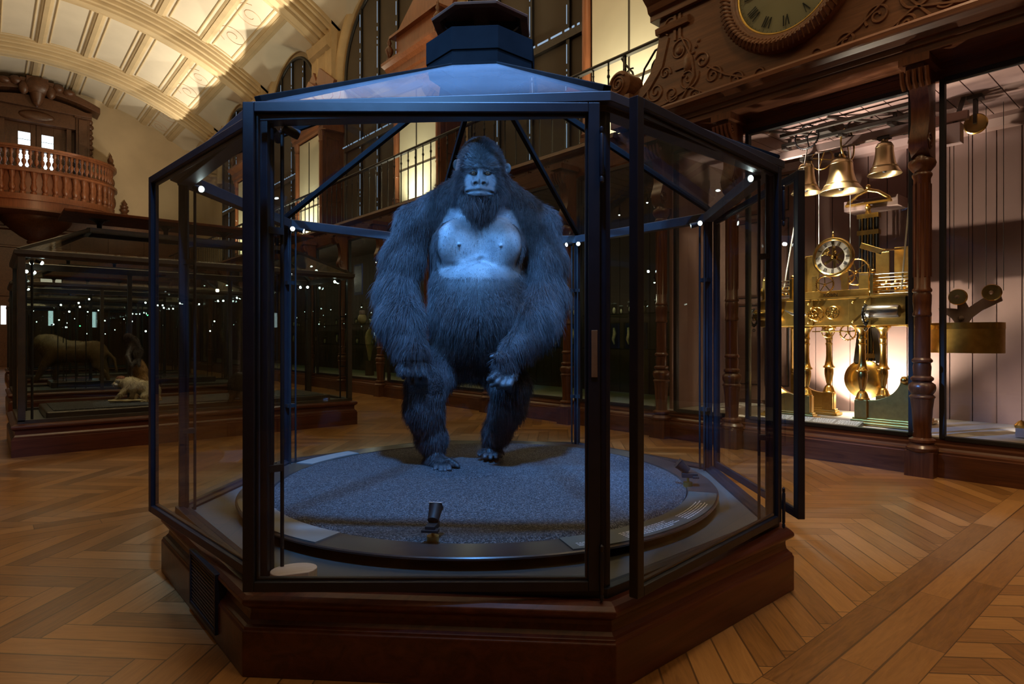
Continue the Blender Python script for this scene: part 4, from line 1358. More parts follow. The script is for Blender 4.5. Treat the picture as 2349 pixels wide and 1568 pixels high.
# eye sockets, lids, rings under the eyes
for px, s in ((1086, -1), (1119, 1)):
    ell((px, 398.6, 3.343), (.026, .020, .0200), .010, sub=True)
    cap((px - 9, 395.4, 3.350), (px, 391.6, 3.343), .0045, .005, .004); cap((px, 391.6, 3.343), (px + 9, 395.4, 3.350), .005, .0045, .004)
    cap((px - 9, 401.6, 3.351), (px, 405.6, 3.344), .0045, .005, .004); cap((px, 405.6, 3.344), (px + 9, 401.6, 3.351), .005, .0045, .004)
    cap((px - 12, 404, 3.360), (px - 1, 409.5, 3.345), .0055, .007, .006); cap((px - 1, 409.5, 3.345), (px + 11, 406, 3.356), .007, .0055, .006)
    cap((px - 11, 389.5, 3.362), (px + 10, 388.5, 3.350), .006, .006, .005)
    cap((1101 + s * 17, 412, 3.345), (1101 + s * 29, 428, 3.362), .015, .018, .016)      # cheek fold
# nose: flared wings round two open nostrils
ell((1100.5, 415, 3.316), (.024, .018, .018), .010)
for s in (-1, 1):
    cx = 1100.5 + s * 9.0
    ell((cx, 420, 3.312), (.0225, .017, .0185), .008)
    cap((cx - s * 6, 413, 3.312), (cx + s * 7.5, 414.5, 3.318), .0075, .007, .006); cap((cx + s * 7.5, 414.5, 3.318), (cx + s * 9.5, 423, 3.325), .007, .006, .006)
    ell((cx + s * .5, 420.3, 3.297), (.0122, .022, .0092), .003, sub=True)
cap((1100.5, 413, 3.303), (1100.5, 428, 3.303), .0035, .003, .006, sub=True)
# lips
cap((1074, 438, 3.334), (1101, 432.0, 3.306), .010, .011, .014); cap((1101, 432.0, 3.306), (1128, 439, 3.334), .011, .010, .014)
cap((1079, 443.5, 3.333), (1102, 442.5, 3.306), .008, .0105, .006); cap((1102, 442.5, 3.306), (1125, 446, 3.333), .0105, .008, .006)
ell((1102, 455, 3.375), (.070, .060, .035), .03)
MOUTH = [(1065, 443.5, 3.350), (1074, 440.0, 3.320), (1086, 437.8, 3.302), (1102, 437.2, 3.293), (1117, 438.6, 3.302), (1127, 441.5, 3.320), (1135, 445, 3.350)]
for p, q in zip(MOUTH, MOUTH[1:]): cap(p, q, .0078, .0078, .003, sub=True)
ell((1103, 470, 3.43), (.090, .075, .05), .05)
for px, py in ((1047, 378), (1164, 386)):
    ell((px, py, 3.52), (.021, .013, .032), .012); ell((px, py, 3.502), (.011, .012, .019), .005, sub=True)
# arm on the picture's left
cap((953, 522, 3.63), (925, 590, 3.62), .105, .108, .06)
cap((925, 590, 3.62), (908, 662, 3.57), .108, .088, .05)
cap((910, 668, 3.57), (920, 735, 3.45), .098, .10, .05); cap((920, 735, 3.45), (944, 805, 3.36), .10, .072, .05)
ell((944, 820, 3.335), (.072, .052, .066), .04)
for fx, tx, ty, r in ((922, 925, 866, .0145), (937, 938, 872, .016), (953, 956, 873, .016), (967, 973, 868, .0150)):
    cap((fx, 838, 3.31), (fx + (tx - fx) * .5, 855, 3.285), r + .004, r + .001, .012); cap((fx + (tx - fx) * .5, 855, 3.285), (tx, ty, 3.315), r + .001, r - .003, .008)
cap((968, 822, 3.35), (984, 845, 3.36), .02, .016, .015); cap((984, 845, 3.36), (986, 866, 3.37), .016, .012, .008)
# arm on the picture's right
cap((1238, 525, 3.63), (1252, 600, 3.63), .105, .105, .06)
cap((1252, 600, 3.63), (1254, 672, 3.58), .105, .088, .05)
cap((1254, 676, 3.58), (1228, 742, 3.45), .096, .096, .05); cap((1228, 742, 3.45), (1180, 805, 3.32), .096, .070, .05)
ell((1160, 838, 3.285), (.064, .045, .066), .03)
cap((1160, 812, 3.26), (1143, 814, 3.245), .020, .017, .012); cap((1143, 814, 3.245), (1127, 818, 3.24), .016, .010, .008)
for (ax, ay), (bx, by), (cx, cy), r in (((1146, 850), (1130, 866), (1121, 871), .0165), ((1155, 858), (1141, 877), (1128, 883), .0165), ((1166, 862), (1155, 883), (1143, 889), .016), ((1178, 862), (1170, 882), (1159, 890), .015)):
    cap((ax, ay, 3.265), (bx, by, 3.235), r + .004, r + .001, .012); cap((bx, by, 3.235), (cx, cy, 3.25), r + .001, r - .003, .008)
# legs
cap((1020, 830, 3.60), (978, 882, 3.44), .135, .098, .06)
cap((978, 885, 3.44), (972, 935, 3.46), .095, .092, .05); cap((972, 935, 3.46), (990, 1005, 3.50), .092, .072, .05); cap((990, 1005, 3.50), (1000, 1050, 3.50), .070, .048, .04)
cap((1140, 832, 3.62), (1172, 882, 3.50), .135, .095, .06)
cap((1172, 885, 3.50), (1166, 930, 3.56), .092, .086, .05); cap((1166, 930, 3.56), (1140, 990, 3.68), .084, .068, .05); cap((1140, 990, 3.68), (1128, 1024, 3.72), .066, .046, .04)
# feet: heel, sole, toes
cap((985, 1061, 3.50), (1010, 1065, 3.41), .040, .032, .03); cap((1000, 1052, 3.46), (1016, 1062, 3.40), .038, .026, .03)
for (ax, ay, aY), (bx, by, bY), r in (((1003, 1067, 3.395), (998, 1077, 3.335), .0125), ((1011, 1066, 3.375), (1010, 1080, 3.31), .0135), ((1019, 1065, 3.370), (1021, 1080, 3.305), .0135), ((1027, 1063, 3.38), (1032, 1077, 3.32), .013)):
    m_ = ((ax + bx) / 2, (ay + by) / 2 - 2.5, (aY + bY) / 2)
    cap((ax, ay, aY), m_, r + .003, r, .008); cap(m_, (bx, by - 1, bY), r, r - .001, .005)
cap((1030, 1057, 3.41), (1043, 1064, 3.395), .021, .016, .012); cap((1043, 1064, 3.395), (1051, 1069, 3.385), .016, .012, .007)
cap((1133, 1034, 3.74), (1122, 1036, 3.64), .038, .028, .03)
for (ax, ay, aY), (bx, by, bY), r in (((1107, 1036, 3.67), (1100, 1044, 3.615), .0125), ((1117, 1039, 3.64), (1112, 1049, 3.575), .0135), ((1127, 1040, 3.635), (1125, 1051, 3.565), .0135), ((1137, 1039, 3.64), (1138, 1050, 3.57), .013), ((1147, 1036, 3.66), (1150, 1047, 3.59), .012)):
    m_ = ((ax + bx) / 2, (ay + by) / 2 - 2.5, (aY + bY) / 2)
    cap((ax, ay, aY), m_, r + .003, r, .008); cap(m_, (bx, by - 1, bY), r, r - .001, .005)
# nipples, breast line
ell((1053, 560, 3.344), (.008, .010, .008), .008); ell((1149, 563, 3.346), (.008, .010, .008), .008)
cap((1104, 600, 3.40), (1103, 520, 3.42), .012, .010, .02, sub=True)
cap((1105, 612, 3.31), (1105, 640, 3.28), .006, .004, .012, sub=True)
cap((1010, 612, 3.40), (1060, 607, 3.335), .014, .012, .02, sub=True); cap((1060, 607, 3.335), (1103, 594, 3.36), .012, .010, .02, sub=True)
cap((1103, 594, 3.36), (1145, 607, 3.335), .010, .012, .02, sub=True); cap((1145, 607, 3.335), (1195, 614, 3.40), .012, .014, .02, sub=True)

GB = Vector((*(at(1075, 1060, 3.55).xy), ZD))
allp = np.array([p[k] for p in GP for k in ('a', 'b', 'c') if k in p])
V, F = sdf_mesh(GP, .0044, allp.min(0) - .31, allp.max(0) + .31, 2, .3)
V[:, 2] = np.maximum(V[:, 2], ZD + .003)
ape = thing('standing_ape', 'large dark-furred ape standing upright on the gravel, bare grey chest, arms hanging', 'animal', GB)

def pix(P):
    X = P[:, 0] * CA - P[:, 1] * SA; Y = P[:, 0] * SA + P[:, 1] * CA
    return HX + FPX * X / Y, HY - FPX * (P[:, 2] - CAMH) / Y, Y
def sstep(a, b, x):
    t = np.clip((x - a) / (b - a), 0, 1); return t * t * (3 - 2 * t)
fv = np.array(FWD)
def bareness(P, N):
    """1 on naked skin, 0 where the coat is full"""
    px, py, Y = pix(P)
    front = sstep(.10, -.25, N @ fv)
    # face
    d = np.sqrt(((px - 1102) / 36) ** 2 + ((py - 414) / 27) ** 2)
    face = sstep(1.10, .88, d) * (Y < 3.49)
    d2 = np.sqrt(((px - 1102) / 39) ** 2 + ((py - 436) / 12.5) ** 2)
    face = np.maximum(face, sstep(1.08, .92, d2) * (Y < 3.48))
    ears = ((np.abs(px - 1047) < 9) & (np.abs(py - 377) < 13) | (np.abs(px - 1165) < 9) & (np.abs(py - 386) < 13)) * 1.0
    # chest down to the upper belly
    w = np.interp(py, [455, 480, 510, 560, 600, 640, 705], [66, 84, 98, 106, 108, 106, 88])
    ch = sstep(1.10, .74, np.abs(px - 1101) / w) * sstep(452, 480, py) * sstep(685, 582, py) * (1 - sstep(1.12, .88, np.abs(px - 1102) / np.interp(py, [445, 480, 512], [50, 42, 20])) * (Y < 3.49) * (py < 512)) * (Y < 3.60) * front
    tor = sstep(3.60, 3.55, Y)
    # fingers, toes
    hl = sstep(852, 866, py) * sstep(884, 876, py) * ((px > 905) & (px < 992)) * (Y < 3.332)
    hr = np.maximum(sstep(1137, 1130, px) * ((py > 805) & (py < 826)), sstep(858, 872, py) * (px > 1110) * (px < 1182) * (py < 900)) * (Y < 3.40)
    ft = sstep(1062, 1070, py) * (Y < 3.46) + sstep(1036, 1043, py) * (Y > 3.52) * (py < 1064) * (px > 1085)
    return np.clip(np.maximum.reduce([face, ears, ch * tor, hl, hr, ft]), 0, 1)
fn_, ar_, vn_ = normals_of(V, F)
bare = bareness(V, vn_)

t = NT('ape_skin')
at_ = t.n('ShaderNodeAttribute', attribute_name='bare'); dk = t.n('ShaderNodeAttribute', attribute_name='limb')
v_ = t.coord()
n1 = t.noise(v_, 150, 6, .65); n2 = t.noise(v_, 11, 4, .6); n3 = t.noise(t.coord((1, 1, .35)), 320, 3, .6)
skin = t.ramp(n2, [(.3, (.15, .155, .165)), (.55, (.24, .245, .25)), (.75, (.31, .31, .31))])
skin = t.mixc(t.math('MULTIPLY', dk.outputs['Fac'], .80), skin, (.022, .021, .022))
skin = t.mixc(t.math('MULTIPLY', t.math('GREATER_THAN', n3, .60), .35), skin, (.05, .05, .05))
col = t.mixc(at_.outputs['Fac'], (.018, .016, .015), skin)
t.princ(col, .40, 0, t.math('ADD', n1, t.math('MULTIPLY', n3, .5)), .5, .004, spec=.4)
M['ape_skin'] = t.m
t = NT('ape_fur')
n1 = t.noise(t.coord(), 13, 4); n2 = t.noise(t.coord(), 3.5, 3)
at2 = t.n('ShaderNodeHairInfo')
c1 = t.ramp(n1, [(.3, (.016, .014, .014)), (.55, (.046, .041, .042)), (.75, (.09, .08, .082))])
c1 = t.mixc(t.math('MULTIPLY', t.math('GREATER_THAN', n2, .56), .45), c1, (.055, .026, .020))
c2 = t.mixc(t.math('MULTIPLY', t.math('POWER', at2.outputs['Random'], 2.5), .7), c1, (.17, .155, .16))
t.princ(c2, .5, 0, spec=.3)
M['ape_fur'] = t.m

Vl = V - np.array(GB)
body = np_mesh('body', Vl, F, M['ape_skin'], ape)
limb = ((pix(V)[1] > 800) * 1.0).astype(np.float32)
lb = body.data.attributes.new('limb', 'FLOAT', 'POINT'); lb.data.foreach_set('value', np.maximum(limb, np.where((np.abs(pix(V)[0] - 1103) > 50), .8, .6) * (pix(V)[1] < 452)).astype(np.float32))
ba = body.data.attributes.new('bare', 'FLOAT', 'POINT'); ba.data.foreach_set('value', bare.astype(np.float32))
for px, py in ((1086.5, 398.5), (1118.5, 398.8)):
    c = at(px, py, 3.352) - GB
    b = MB(); b.sphere((0, 0, 0), .0165, 20, 14)
    e = b.build('eye', M['eyewhite'], ape, 80); e.location = c
    mm = Matrix.Rotation(-AL, 4, 'Z') @ Matrix.Rotation(PI / 2, 4, 'X')
    b = MB(); b.lathe([(0, .0172), (.0038, .0166), (.0078, .0152), (.0080, .0140), (0, .0125)], 20, M=mm); b.build('iris', M['iris'], e, 60)
    b = MB(); b.lathe([(0, .0178), (.0040, .0174), (.0050, .0167), (0, .015)], 16, M=mm); b.build('pupil', M['ink'], e, 60)

def f_len(P, N):
    P = P + np.array(GB)
    px, py, Y = pix(P)
    br = bareness(P, N)
    L = np.full(len(P), .042)
    arm = ((px < 985) | (px > 1205)) & (py > 560) & (py < 860)
    L = np.where(arm, np.interp(py, [560, 640, 700, 800, 850], [.045, .07, .078, .06, .022]), L)
    L = np.where((py < 470) & (Y < 3.8), .024, L)
    L = np.where((py > 452) & (py < 520) & (np.abs(px - 1102) < np.interp(py, [452, 480, 515], [44, 36, 18])) & (Y < 3.52), .070, L)       # beard
    L = np.where((py < 470) & (py > 395) & (np.abs(px - 1102) > 36) & (Y < 3.7), .036, L)
    L = np.where((py > 640) & (py < 850) & (np.abs(px - 1098) < 105) & (Y < 3.5), np.interp(py, [600, 640, 690, 760], [.010, .016, .028, .045]), L)
    L = np.where(py > 860, np.interp(py, [860, 1000, 1050], [.045, .042, .018]), L)
    hand = (py > 815) & (py < 900) & (Y < 3.40)
    L = np.where(hand, np.interp(py, [815, 855, 875], [.045, .022, .008]), L)
    L = np.where((br > .5) & (py > 470) & (py < 680), np.where(np.sin(P[:, 0] * 9173.1 + P[:, 2] * 7351.7) > .965, .014, 0), L * np.clip(1 - 1.25 * br, 0, 1))
    return L
def f_dir(P, N):
    P = P + np.array(GB)
    px, py, Y = pix(P)
    T = np.zeros_like(P)
    T[:, 2] = -1
    T += np.array(RGT)[None] * (np.sign(px - 1098) * np.where((py > 560) & (py < 840), .35, .12))[:, None]
    T += np.array(FWD)[None] * -.15
    head = (py < 440) & (np.abs(px - 1103) < 85) & (Y < 3.8)
    H = np.zeros_like(P)
    up = np.clip((390 - py) / 40, -1, 1)
    H += np.array(RGT)[None] * (np.sign(px - 1103) * np.clip(np.abs(px - 1103) / 45, 0, 1) * .8)[:, None]
    H[:, 2] += up * .8; H += fv[None] * (.35 + .5 * np.clip(up, 0, 1))[:, None]
    T[head] = H[head]
    bea = (py > 440) & (py < 525) & (np.abs(px - 1102) < 50) & (Y < 3.56)
    B = np.zeros_like(P); B[:, 2] = -1; B += fv[None] * -.25
    T[bea] = B[bea]
    return T
fur('fur', Vl, F, 230000, f_len, f_dir, .00085, M['ape_fur'], ape, 4, 5)
# ---------------------------------------------------------------- mounted animals in the far cases
def animal(name, label, prims, vox, mat, base, sm=.0, furspec=None, parts=()):
    pr = []
    for p in prims:
        if len(p) == 5: pr.append(dict(t='cap', a=A3(p[0]), b=A3(p[1]), ra=p[2], rb=p[3], k=p[4]))
        else: pr.append(dict(t='ell', c=A3(p[0]), r=p[1], k=p[2], R=CAMR))
    allq = np.array([q[k] for q in pr for k in ('a', 'b', 'c') if k in q])
    V, F = sdf_mesh(pr, vox, allq.min(0) - .3, allq.max(0) + .3)
    t = thing(name, label, 'animal', base)
    V = V - np.array(base)
    np_mesh('body', V, F, mat, t)
    if furspec:
        n, L, r, m = furspec
        fur('fur', V, F, n, lambda P, N: np.full(len(P), L), lambda P, N: np.tile(np.array([[.15, .3, -1.0]]), (len(P), 1)), r, m, t, 9, 4)
    for nm, c, rr, m in parts:
        b = MB(); b.sphere((0, 0, 0), rr, 16, 10); o = b.build(nm, m, t, 80); o.location = at(*c) - Vector(base); o.rotation_euler = (0, 0, -AL)
    return t
M['tan_fur'] = plain('tan_fur', (.42, .31, .17), .7, 0, .3, 25)
M['tan_strand'] = plain('tan_strand', (.48, .37, .21), .6, 0, .3, 9)
M['red_fur'] = plain('red_brown_fur', (.15, .042, .013), .7, 0, .25, 25)
M['dark_fur'] = plain('dark_brown_fur', (.05, .032, .02), .7, 0, .3, 25)
M['orange_fur'] = plain('golden_fur', (.34, .19, .06), .7, 0, .3, 25)
M['lion_fur'] = plain('lion_fur', (.20, .125, .05), .7, 0, .25, 10)
M['face_dark'] = plain('dark_monkey_face', (.06, .055, .05), .6, 0, .2, 30)
M['face_white'] = plain('white_muzzle', (.55, .52, .46), .6, 0, .1, 30)
YP = 6.42
base = at(308, 921, YP); base.z = .372
mk = animal('red_capped_monkey', 'crouching tan monkey with red-brown cap and white muzzle, on all fours', [
    ((300, 880, YP), (345, 893, YP + .12), .062, .075, .05), ((345, 898, YP + .14), (.085, .085, .085), .05), ((297, 882, YP), (.062, .06, .066), .05),
    ((276, 874, YP - .05), (.044, .045, .043), .03), ((266, 880, YP - .08), (.026, .03, .022), .02),
    ((294, 888, YP - .04), (278, 903, YP - .08), .030, .020, .02), ((278, 903, YP - .08), (262, 918, YP - .07), .019, .013, .01), ((262, 918, YP - .07), (254, 920, YP - .09), .012, .010, .01),
    ((306, 890, YP - .03), (303, 905, YP - .02), .030, .021, .02), ((303, 905, YP - .02), (296, 919, YP + .0), .02, .013, .01), ((296, 919, YP), (286, 921, YP - .02), .012, .010, .01),
    ((350, 900, YP + .08), (330, 908, YP + .02), .045, .026, .03), ((330, 908, YP + .02), (338, 919, YP + .03), .022, .014, .01), ((338, 919, YP + .03), (322, 920, YP + .0), .014, .011, .01),
    ((362, 905, YP + .2), (368, 918, YP + .16), .02, .014, .02), ((368, 918, YP + .16), (330, 919, YP - .0), .013, .009, .01)], .008, M['tan_fur'], base, 0, (9000, .020, .0014, M['tan_strand']),
    [('red_cap', (277, 868, YP - .04), (.044, .046, .030), M['red_fur']), ('face', (269.5, 876, YP - .085), (.027, .018, .024), M['face_dark']), ('muzzle', (266, 882, YP - .10), (.017, .016, .013), M['face_white'])])
for px in (268, 274):
    o = MB().sphere((0, 0, 0), .0045, 8, 6).build('eye', M['ink'], mk, 80); o.location = at(px, 874, YP - .104) - base
br = MB(); br.tube([at(248, 918.5, YP - .12), at(290, 918, YP - .06), at(335, 917, YP + .02)], [.008, .01, .008], 8)
tag(br.build('branch', M['bone'], None, 40), 'thin pale branch lying in front of the red-capped monkey', 'branch')
base = at(318, 925, 6.75); base.z = .372
animal('golden_monkey', 'golden brown monkey seen from behind the red-capped one, back turned', [
    ((320, 850, 6.75), (.075, .08, .095), .04), ((325, 880, 6.75), (.09, .085, .09), .05), ((318, 832, 6.72), (.045, .045, .045), .03),
    ((332, 905, 6.75), (338, 921, 6.70), .035, .02, .03), ((312, 900, 6.7), (309, 921, 6.65), .03, .016, .03)], .010, M['orange_fur'], base, 0, (4000, .022, .0015, M['orange_fur']))
base = at(300, 925, 6.55); base.z = .372
animal('dark_monkey', 'dark brown monkey climbing high on a pole inside the rectangular case', [
    ((303, 785, 6.55), (.07, .06, .07), .04), ((312, 805, 6.57), (.065, .06, .075), .04), ((294, 772, 6.50), (.042, .042, .04), .03),
    ((300, 795, 6.50), (293, 815, 6.46), .026, .016, .02), ((293, 815, 6.46), (300, 832, 6.44), .016, .012, .02), ((318, 815, 6.57), (319, 838, 6.55), .022, .012, .02),
    ((315, 820, 6.58), (300, 840, 6.52), .028, .016, .02), ((300, 840, 6.52), (299, 921, 6.52), .014, .014, .01)], .010, M['dark_fur'], base, 0, (4000, .022, .0015, M['dark_fur']))
base = at(619, 912, 7.0); base.z = .372
animal('round_backed_monkey', 'brown furry monkey curled up on top of a thin pole', [
    ((628, 640, 7.0), (.135, .12, .125), .04), ((605, 650, 6.95), (.055, .055, .055), .04)], .012, plain('brown_fur', (.13, .08, .035), .7, 0, .3, 20), base, 0, (6000, .03, .0016, M['dark_fur']))
bq = MB(); bq.lathe([(.07, .372), (.07, .385), (.012, .392), (.012, 1.62)], 14, (base.x, base.y, 0))
tag(bq.build('display_pole', M['steel'], None, 40), 'thin bright metal pole carrying the curled brown monkey', 'pole')
base = at(545, 925, 6.7); base.z = .372
animal('small_dark_monkey', 'dark rounded monkey sitting on the low platform near its middle', [
    ((545, 885, 6.7), (.10, .10, .12), .05), ((549, 865, 6.68), (.06, .06, .06), .05), ((535, 905, 6.62), (528, 921, 6.58), .035, .02, .03), ((556, 905, 6.62), (562, 921, 6.58), .035, .02, .03)], .012, M['dark_fur'], base, 0, (4000, .02, .0016, M['dark_fur']))
YL = 9.6
base = at(150, 872, YL); base.z = .29
pl = thing('lion_plinth', 'low dark board under the lioness in the second rectangular case', 'platform', (base.x + .3, base.y, .29))
pl.rotation_euler = (0, 0, 0)
MB().box(-.5, 1.8, -.35, .45, 0, .09).build('board', M['disc'], pl, bevel=.01)
animal('lioness', 'tawny lioness striding to the left inside the second rectangular case', [
    ((130, 800, YL), (.20, .17, .19), .10), ((175, 806, YL), (.22, .17, .17), .12), ((215, 806, YL), (.19, .16, .17), .10),
    ((112, 790, YL - .02), (.15, .14, .16), .08), ((96, 782, YL - .05), (.10, .10, .10), .05), ((84, 789, YL - .10), (.055, .06, .05), .03),
    ((88, 771, YL - .02), (.026, .02, .03), .02), ((106, 771, YL + .02), (.026, .02, .03), .02),
    ((118, 815, YL - .08), (100, 842, YL - .10), .085, .055, .05), ((100, 842, YL - .10), (84, 868, YL - .10), .05, .035, .03), ((84, 868, YL - .10), (76, 870, YL - .12), .035, .03, .02),
    ((128, 815, YL + .08), (130, 842, YL + .08), .08, .05, .05), ((130, 842, YL + .08), (126, 868, YL + .08), .045, .035, .03),
    ((222, 815, YL - .06), (222, 840, YL - .08), .10, .055, .05), ((222, 840, YL - .08), (238, 853, YL - .06), .05, .036, .03), ((238, 853, YL - .06), (232, 869, YL - .06), .036, .03, .03),
    ((228, 815, YL + .08), (240, 845, YL + .1), .08, .05, .05), ((240, 845, YL + .1), (248, 869, YL + .1), .045, .03, .03),
    ((235, 798, YL + .02), (262, 822, YL + .05), .035, .022, .03), ((262, 822, YL + .05), (268, 850, YL + .05), .022, .02, .02)], .018, M['lion_fur'], base, 0, (9000, .022, .0022, M['lion_fur']))
# ---------------------------------------------------------------- brass clockwork, bells, pulleys in the pink cabinets
def wheel(b, c, R, ax='x', spokes=5, rim=.008, teeth=0, th=.008):
    b.ring(c, R, rim, ax, 36, 6)
    for k in range(spokes):
        a = 2 * PI * k / spokes + .3
        d = {'x': (0, math.cos(a), math.sin(a)), 'y': (math.cos(a), 0, math.sin(a)), 'z': (math.cos(a), math.sin(a), 0)}[ax]
        b.bar(c, Vector(c) + Vector(d) * R, th, th)
    b.sphere(c, rim * 2.2, 8, 6)
    for k in range(teeth):
        a = 2 * PI * k / teeth
        d = Vector({'x': (0, math.cos(a), math.sin(a)), 'y': (math.cos(a), 0, math.sin(a)), 'z': (math.cos(a), math.sin(a), 0)}[ax])
        b.bar(Vector(c) + d * R, Vector(c) + d * (R + rim * 1.8), rim * .9, rim * .9)
ZB = CZ0
cl = thing('brass_clockwork', 'polished brass tower clock movement with white dial standing in the lit cabinet', 'clock', (6.05, 2.30, ZB))
def L(v, u, z): return Vector((v - 6.05, u - 2.30, z - ZB))
UA, UB2, VA_, VB2 = 2.546, 2.065, 5.80, 6.30
# four turned columns on square blocks
for u in (UA, UB2):
    for v in (VA_, VB2):
        b = MB(); q = L(v, u, ZB)
        b.lathe([(.055, .215), (.058, .225), (.050, .235), (.042, .265), (.030, .285), (.022, .290), (.020, .30), (.024, .31), (.030, .34), (.040, .40), (.041, .44), (.036, .455), (.052, .462), (.054, .470), (.040, .485), (.030, .53), (.026, .58), (.026, .68), (.032, .69), (.032, .70), (.026, .705), (.026, .73), (.033, .74), (.033, .75), (.027, .76), (.030, .80), (.050, .835), (.064, .845), (.064, .862)], 24, q)
        b.build('column', M['brass'], cl, 40)
# side frames with a rounded cut-out, front and back
def frame_side(v, sgn, name):
    # u runs away from the column
    pts = []
    uc = UA if sgn > 0 else UB2
    prof = [(-.055, 0), (.37, 0), (.37, .86), (.34, .86), (.34, .84), (.355, .84), (.355, .44), (.34, .43), (.305, .43)]
    prof += [(.055 + .25 * math.cos(a), .43 - .215 * math.sin(a)) for a in [PI / 2 * k / 10 for k in range(1, 11)]]
    prof += [(-.055, .215)]
    poly = [(uc + sgn * y, ZB + z) for y, z in prof]
    b = MB(); n = len(poly)
    vs = [L(v - .02, u, z) for u, z in poly] + [L(v + .02, u, z) for u, z in poly]
    b.add(vs, [tuple(range(n)), tuple(reversed(range(n, 2 * n)))] + [((k + 1) % n, k, n + k, n + (k + 1) % n) for k in range(n)])
    b.build(name, M['brass_plate'], cl, bevel=.003)
    b = MB()
    y0, y1 = sorted((uc - sgn * .10, uc + sgn * .41))
    q0, q1 = L(v - .07, y0, ZB), L(v + .07, y1, ZB)
    b.box(q0.x, q1.x, q0.y, q1.y, 0, .025); b.box(q0.x + .02, q1.x - .02, q0.y + .02, q1.y - .02, .025, .045); b.box(q0.x + .035, q1.x - .035, q0.y + .03, q1.y - .03, .045, .062)
    b.build('foot', M['brass_plate'], cl, bevel=.004)
    b = MB(); q = L(v, uc, ZB); b.box(q.x - .045, q.x + .045, q.y - .05, q.y + .05, .06, .215); b.build('pedestal', M['brass_plate'], cl, bevel=.003)
    b = MB(); q = L(v - .03, uc + sgn * .33, ZB + .40); b.sphere(q, .03, 10, 6); b.build('boss', M['brass'], cl, 60)
for v in (VA_, VB2):
    for s in (1, -1): frame_side(v, s, 'side_frame')
# upper beam box
b = MB(); q0, q1 = L(VA_ - .06, 1.70, 1.15), L(VB2 + .06, 2.99, 1.385)
b.box(q0.x, q0.x + .02, q0.y, q1.y, q0.z, q1.z); b.box(q1.x - .02, q1.x, q0.y, q1.y, q0.z, q1.z)
b.box(q0.x, q1.x, q0.y, q0.y + .02, q0.z, q1.z); b.box(q0.x, q1.x, q1.y - .02, q1.y, q0.z, q1.z)
b.box(q0.x - .012, q0.x + .05, q0.y, q1.y, q1.z, q1.z + .014); b.box(q1.x - .05, q1.x + .012, q0.y, q1.y, q1.z, q1.z + .014)
for u in (UA, UB2): b.box(q0.x - .008, q0.x, L(0, u, 0).y - .09, L(0, u, 0).y + .09, q0.z, q1.z)
for u in (UA + .05, UA - .05, UB2 + .05, UB2 - .05):
    for z in (1.18, 1.35): b.sphere(L(VA_ - .075, u, z), .010, 8, 5)
b.build('beam_plates', M['brass_plate'], cl, bevel=.002)
# maker's plate and upright frame carrying the dial
b = MB(); z0 = 1.40
q = L(VA_ + .10, 0, 0)
def plate(u0, u1, z0, z1, x=q.x, t=.018): 
    a, c = L(0, u0, z0), L(0, u1, z1); b.box(x, x + t, a.y, c.y, a.z, c.z)
plate(2.05, 2.72, 1.40, 1.475); plate(2.64, 2.70, 1.475, 1.54); plate(2.50, 2.54, 1.475, 1.62); plate(2.05, 2.13, 1.475, 1.62); plate(2.22, 2.28, 1.475, 1.64)
b.build('name_plate', M['brass_plate'], cl, bevel=.003)
fc = bpy.data.curves.new('engraving', 'FONT'); fc.body = 'ROBIN'; fc.size = .042; fc.extrude = .001; fc.align_x = 'CENTER'
fo = bpy.data.objects.new('engraving', fc); COL.objects.link(fo); fo.parent = cl
fo.location = L(VA_ + .098, 2.37, 1.422); fo.rotation_euler = (PI / 2, 0, -PI / 2)
bpy.context.view_layer.update()
em = bpy.data.meshes.new_from_object(fo.evaluated_get(bpy.context.evaluated_depsgraph_get())); em.materials.clear(); em.materials.append(M['ink'])
fo2 = bpy.data.objects.new('engraving', em); COL.objects.link(fo2); fo2.parent = cl; fo2.location = fo.location; fo2.rotation_euler = fo.rotation_euler
bpy.data.objects.remove(fo)
b = MB()
for u in (2.58, 1.98):
    a = L(VA_ + .22, u - .055, 1.40); b.box(a.x, a.x + .02, a.y, a.y + .11, a.z, a.z + .43 if u > 2.3 else a.z + .40)
for u in (2.78, 1.90):
    a = L(VB2 - .05, u - .06, 1.40); b.box(a.x, a.x + .02, a.y, a.y + .12, a.z, a.z + .46)
b.build('upright_plates', M['brass_plate'], cl, bevel=.004)
b = MB()
for u, s in ((2.58, -1), (1.98, 1)):
    b.bar(L(VA_ + .23, u, 1.80), L(VA_ + .23, 2.30 - s * .14, 1.88), .02, .05)
    b.bar(L(VA_ + .23, u, 1.82), L(VB2 - .05, 1.92 if s > 0 else 2.76, 1.84), .05, .012)
b.build('top_stays', M['brass'], cl, bevel=.003)
# skeleton dial
dc = L(VA_ - .02, 2.30, 1.765)
RYm = lambda c: Matrix.Translation(c) @ Matrix.Rotation(-PI / 2, 4, 'Y')
b = MB(); b.lathe([(.148, -.018), (.148, .018), (.158, .028), (.168, .028), (.176, .016), (.176, -.018), (.148, -.018)], 64, M=RYm(dc))
b.sphere(dc + Vector((0, 0, .185)), .012, 8, 6); b.lathe([(.005, .18), (.012, .195), (.006, .21), (.009, .22), (0, .235)], 10, dc)
bez = b.build('dial_bezel', M['brass'], cl, 40)
b = MB(); b.lathe([(.102, .006), (.102, .012), (.149, .012), (.149, .006), (.102, .006)], 64, M=RYm(dc)); b.build('dial_ring', M['enamel'], cl, 30)
b = MB()
for k, s in enumerate(ROM): numeral(b, s, 2 * PI * k / 12, .110, .143, .019, .0042, Matrix.Translation(dc), -.0135)
b.build('numerals', M['ink'], cl)
b = MB()
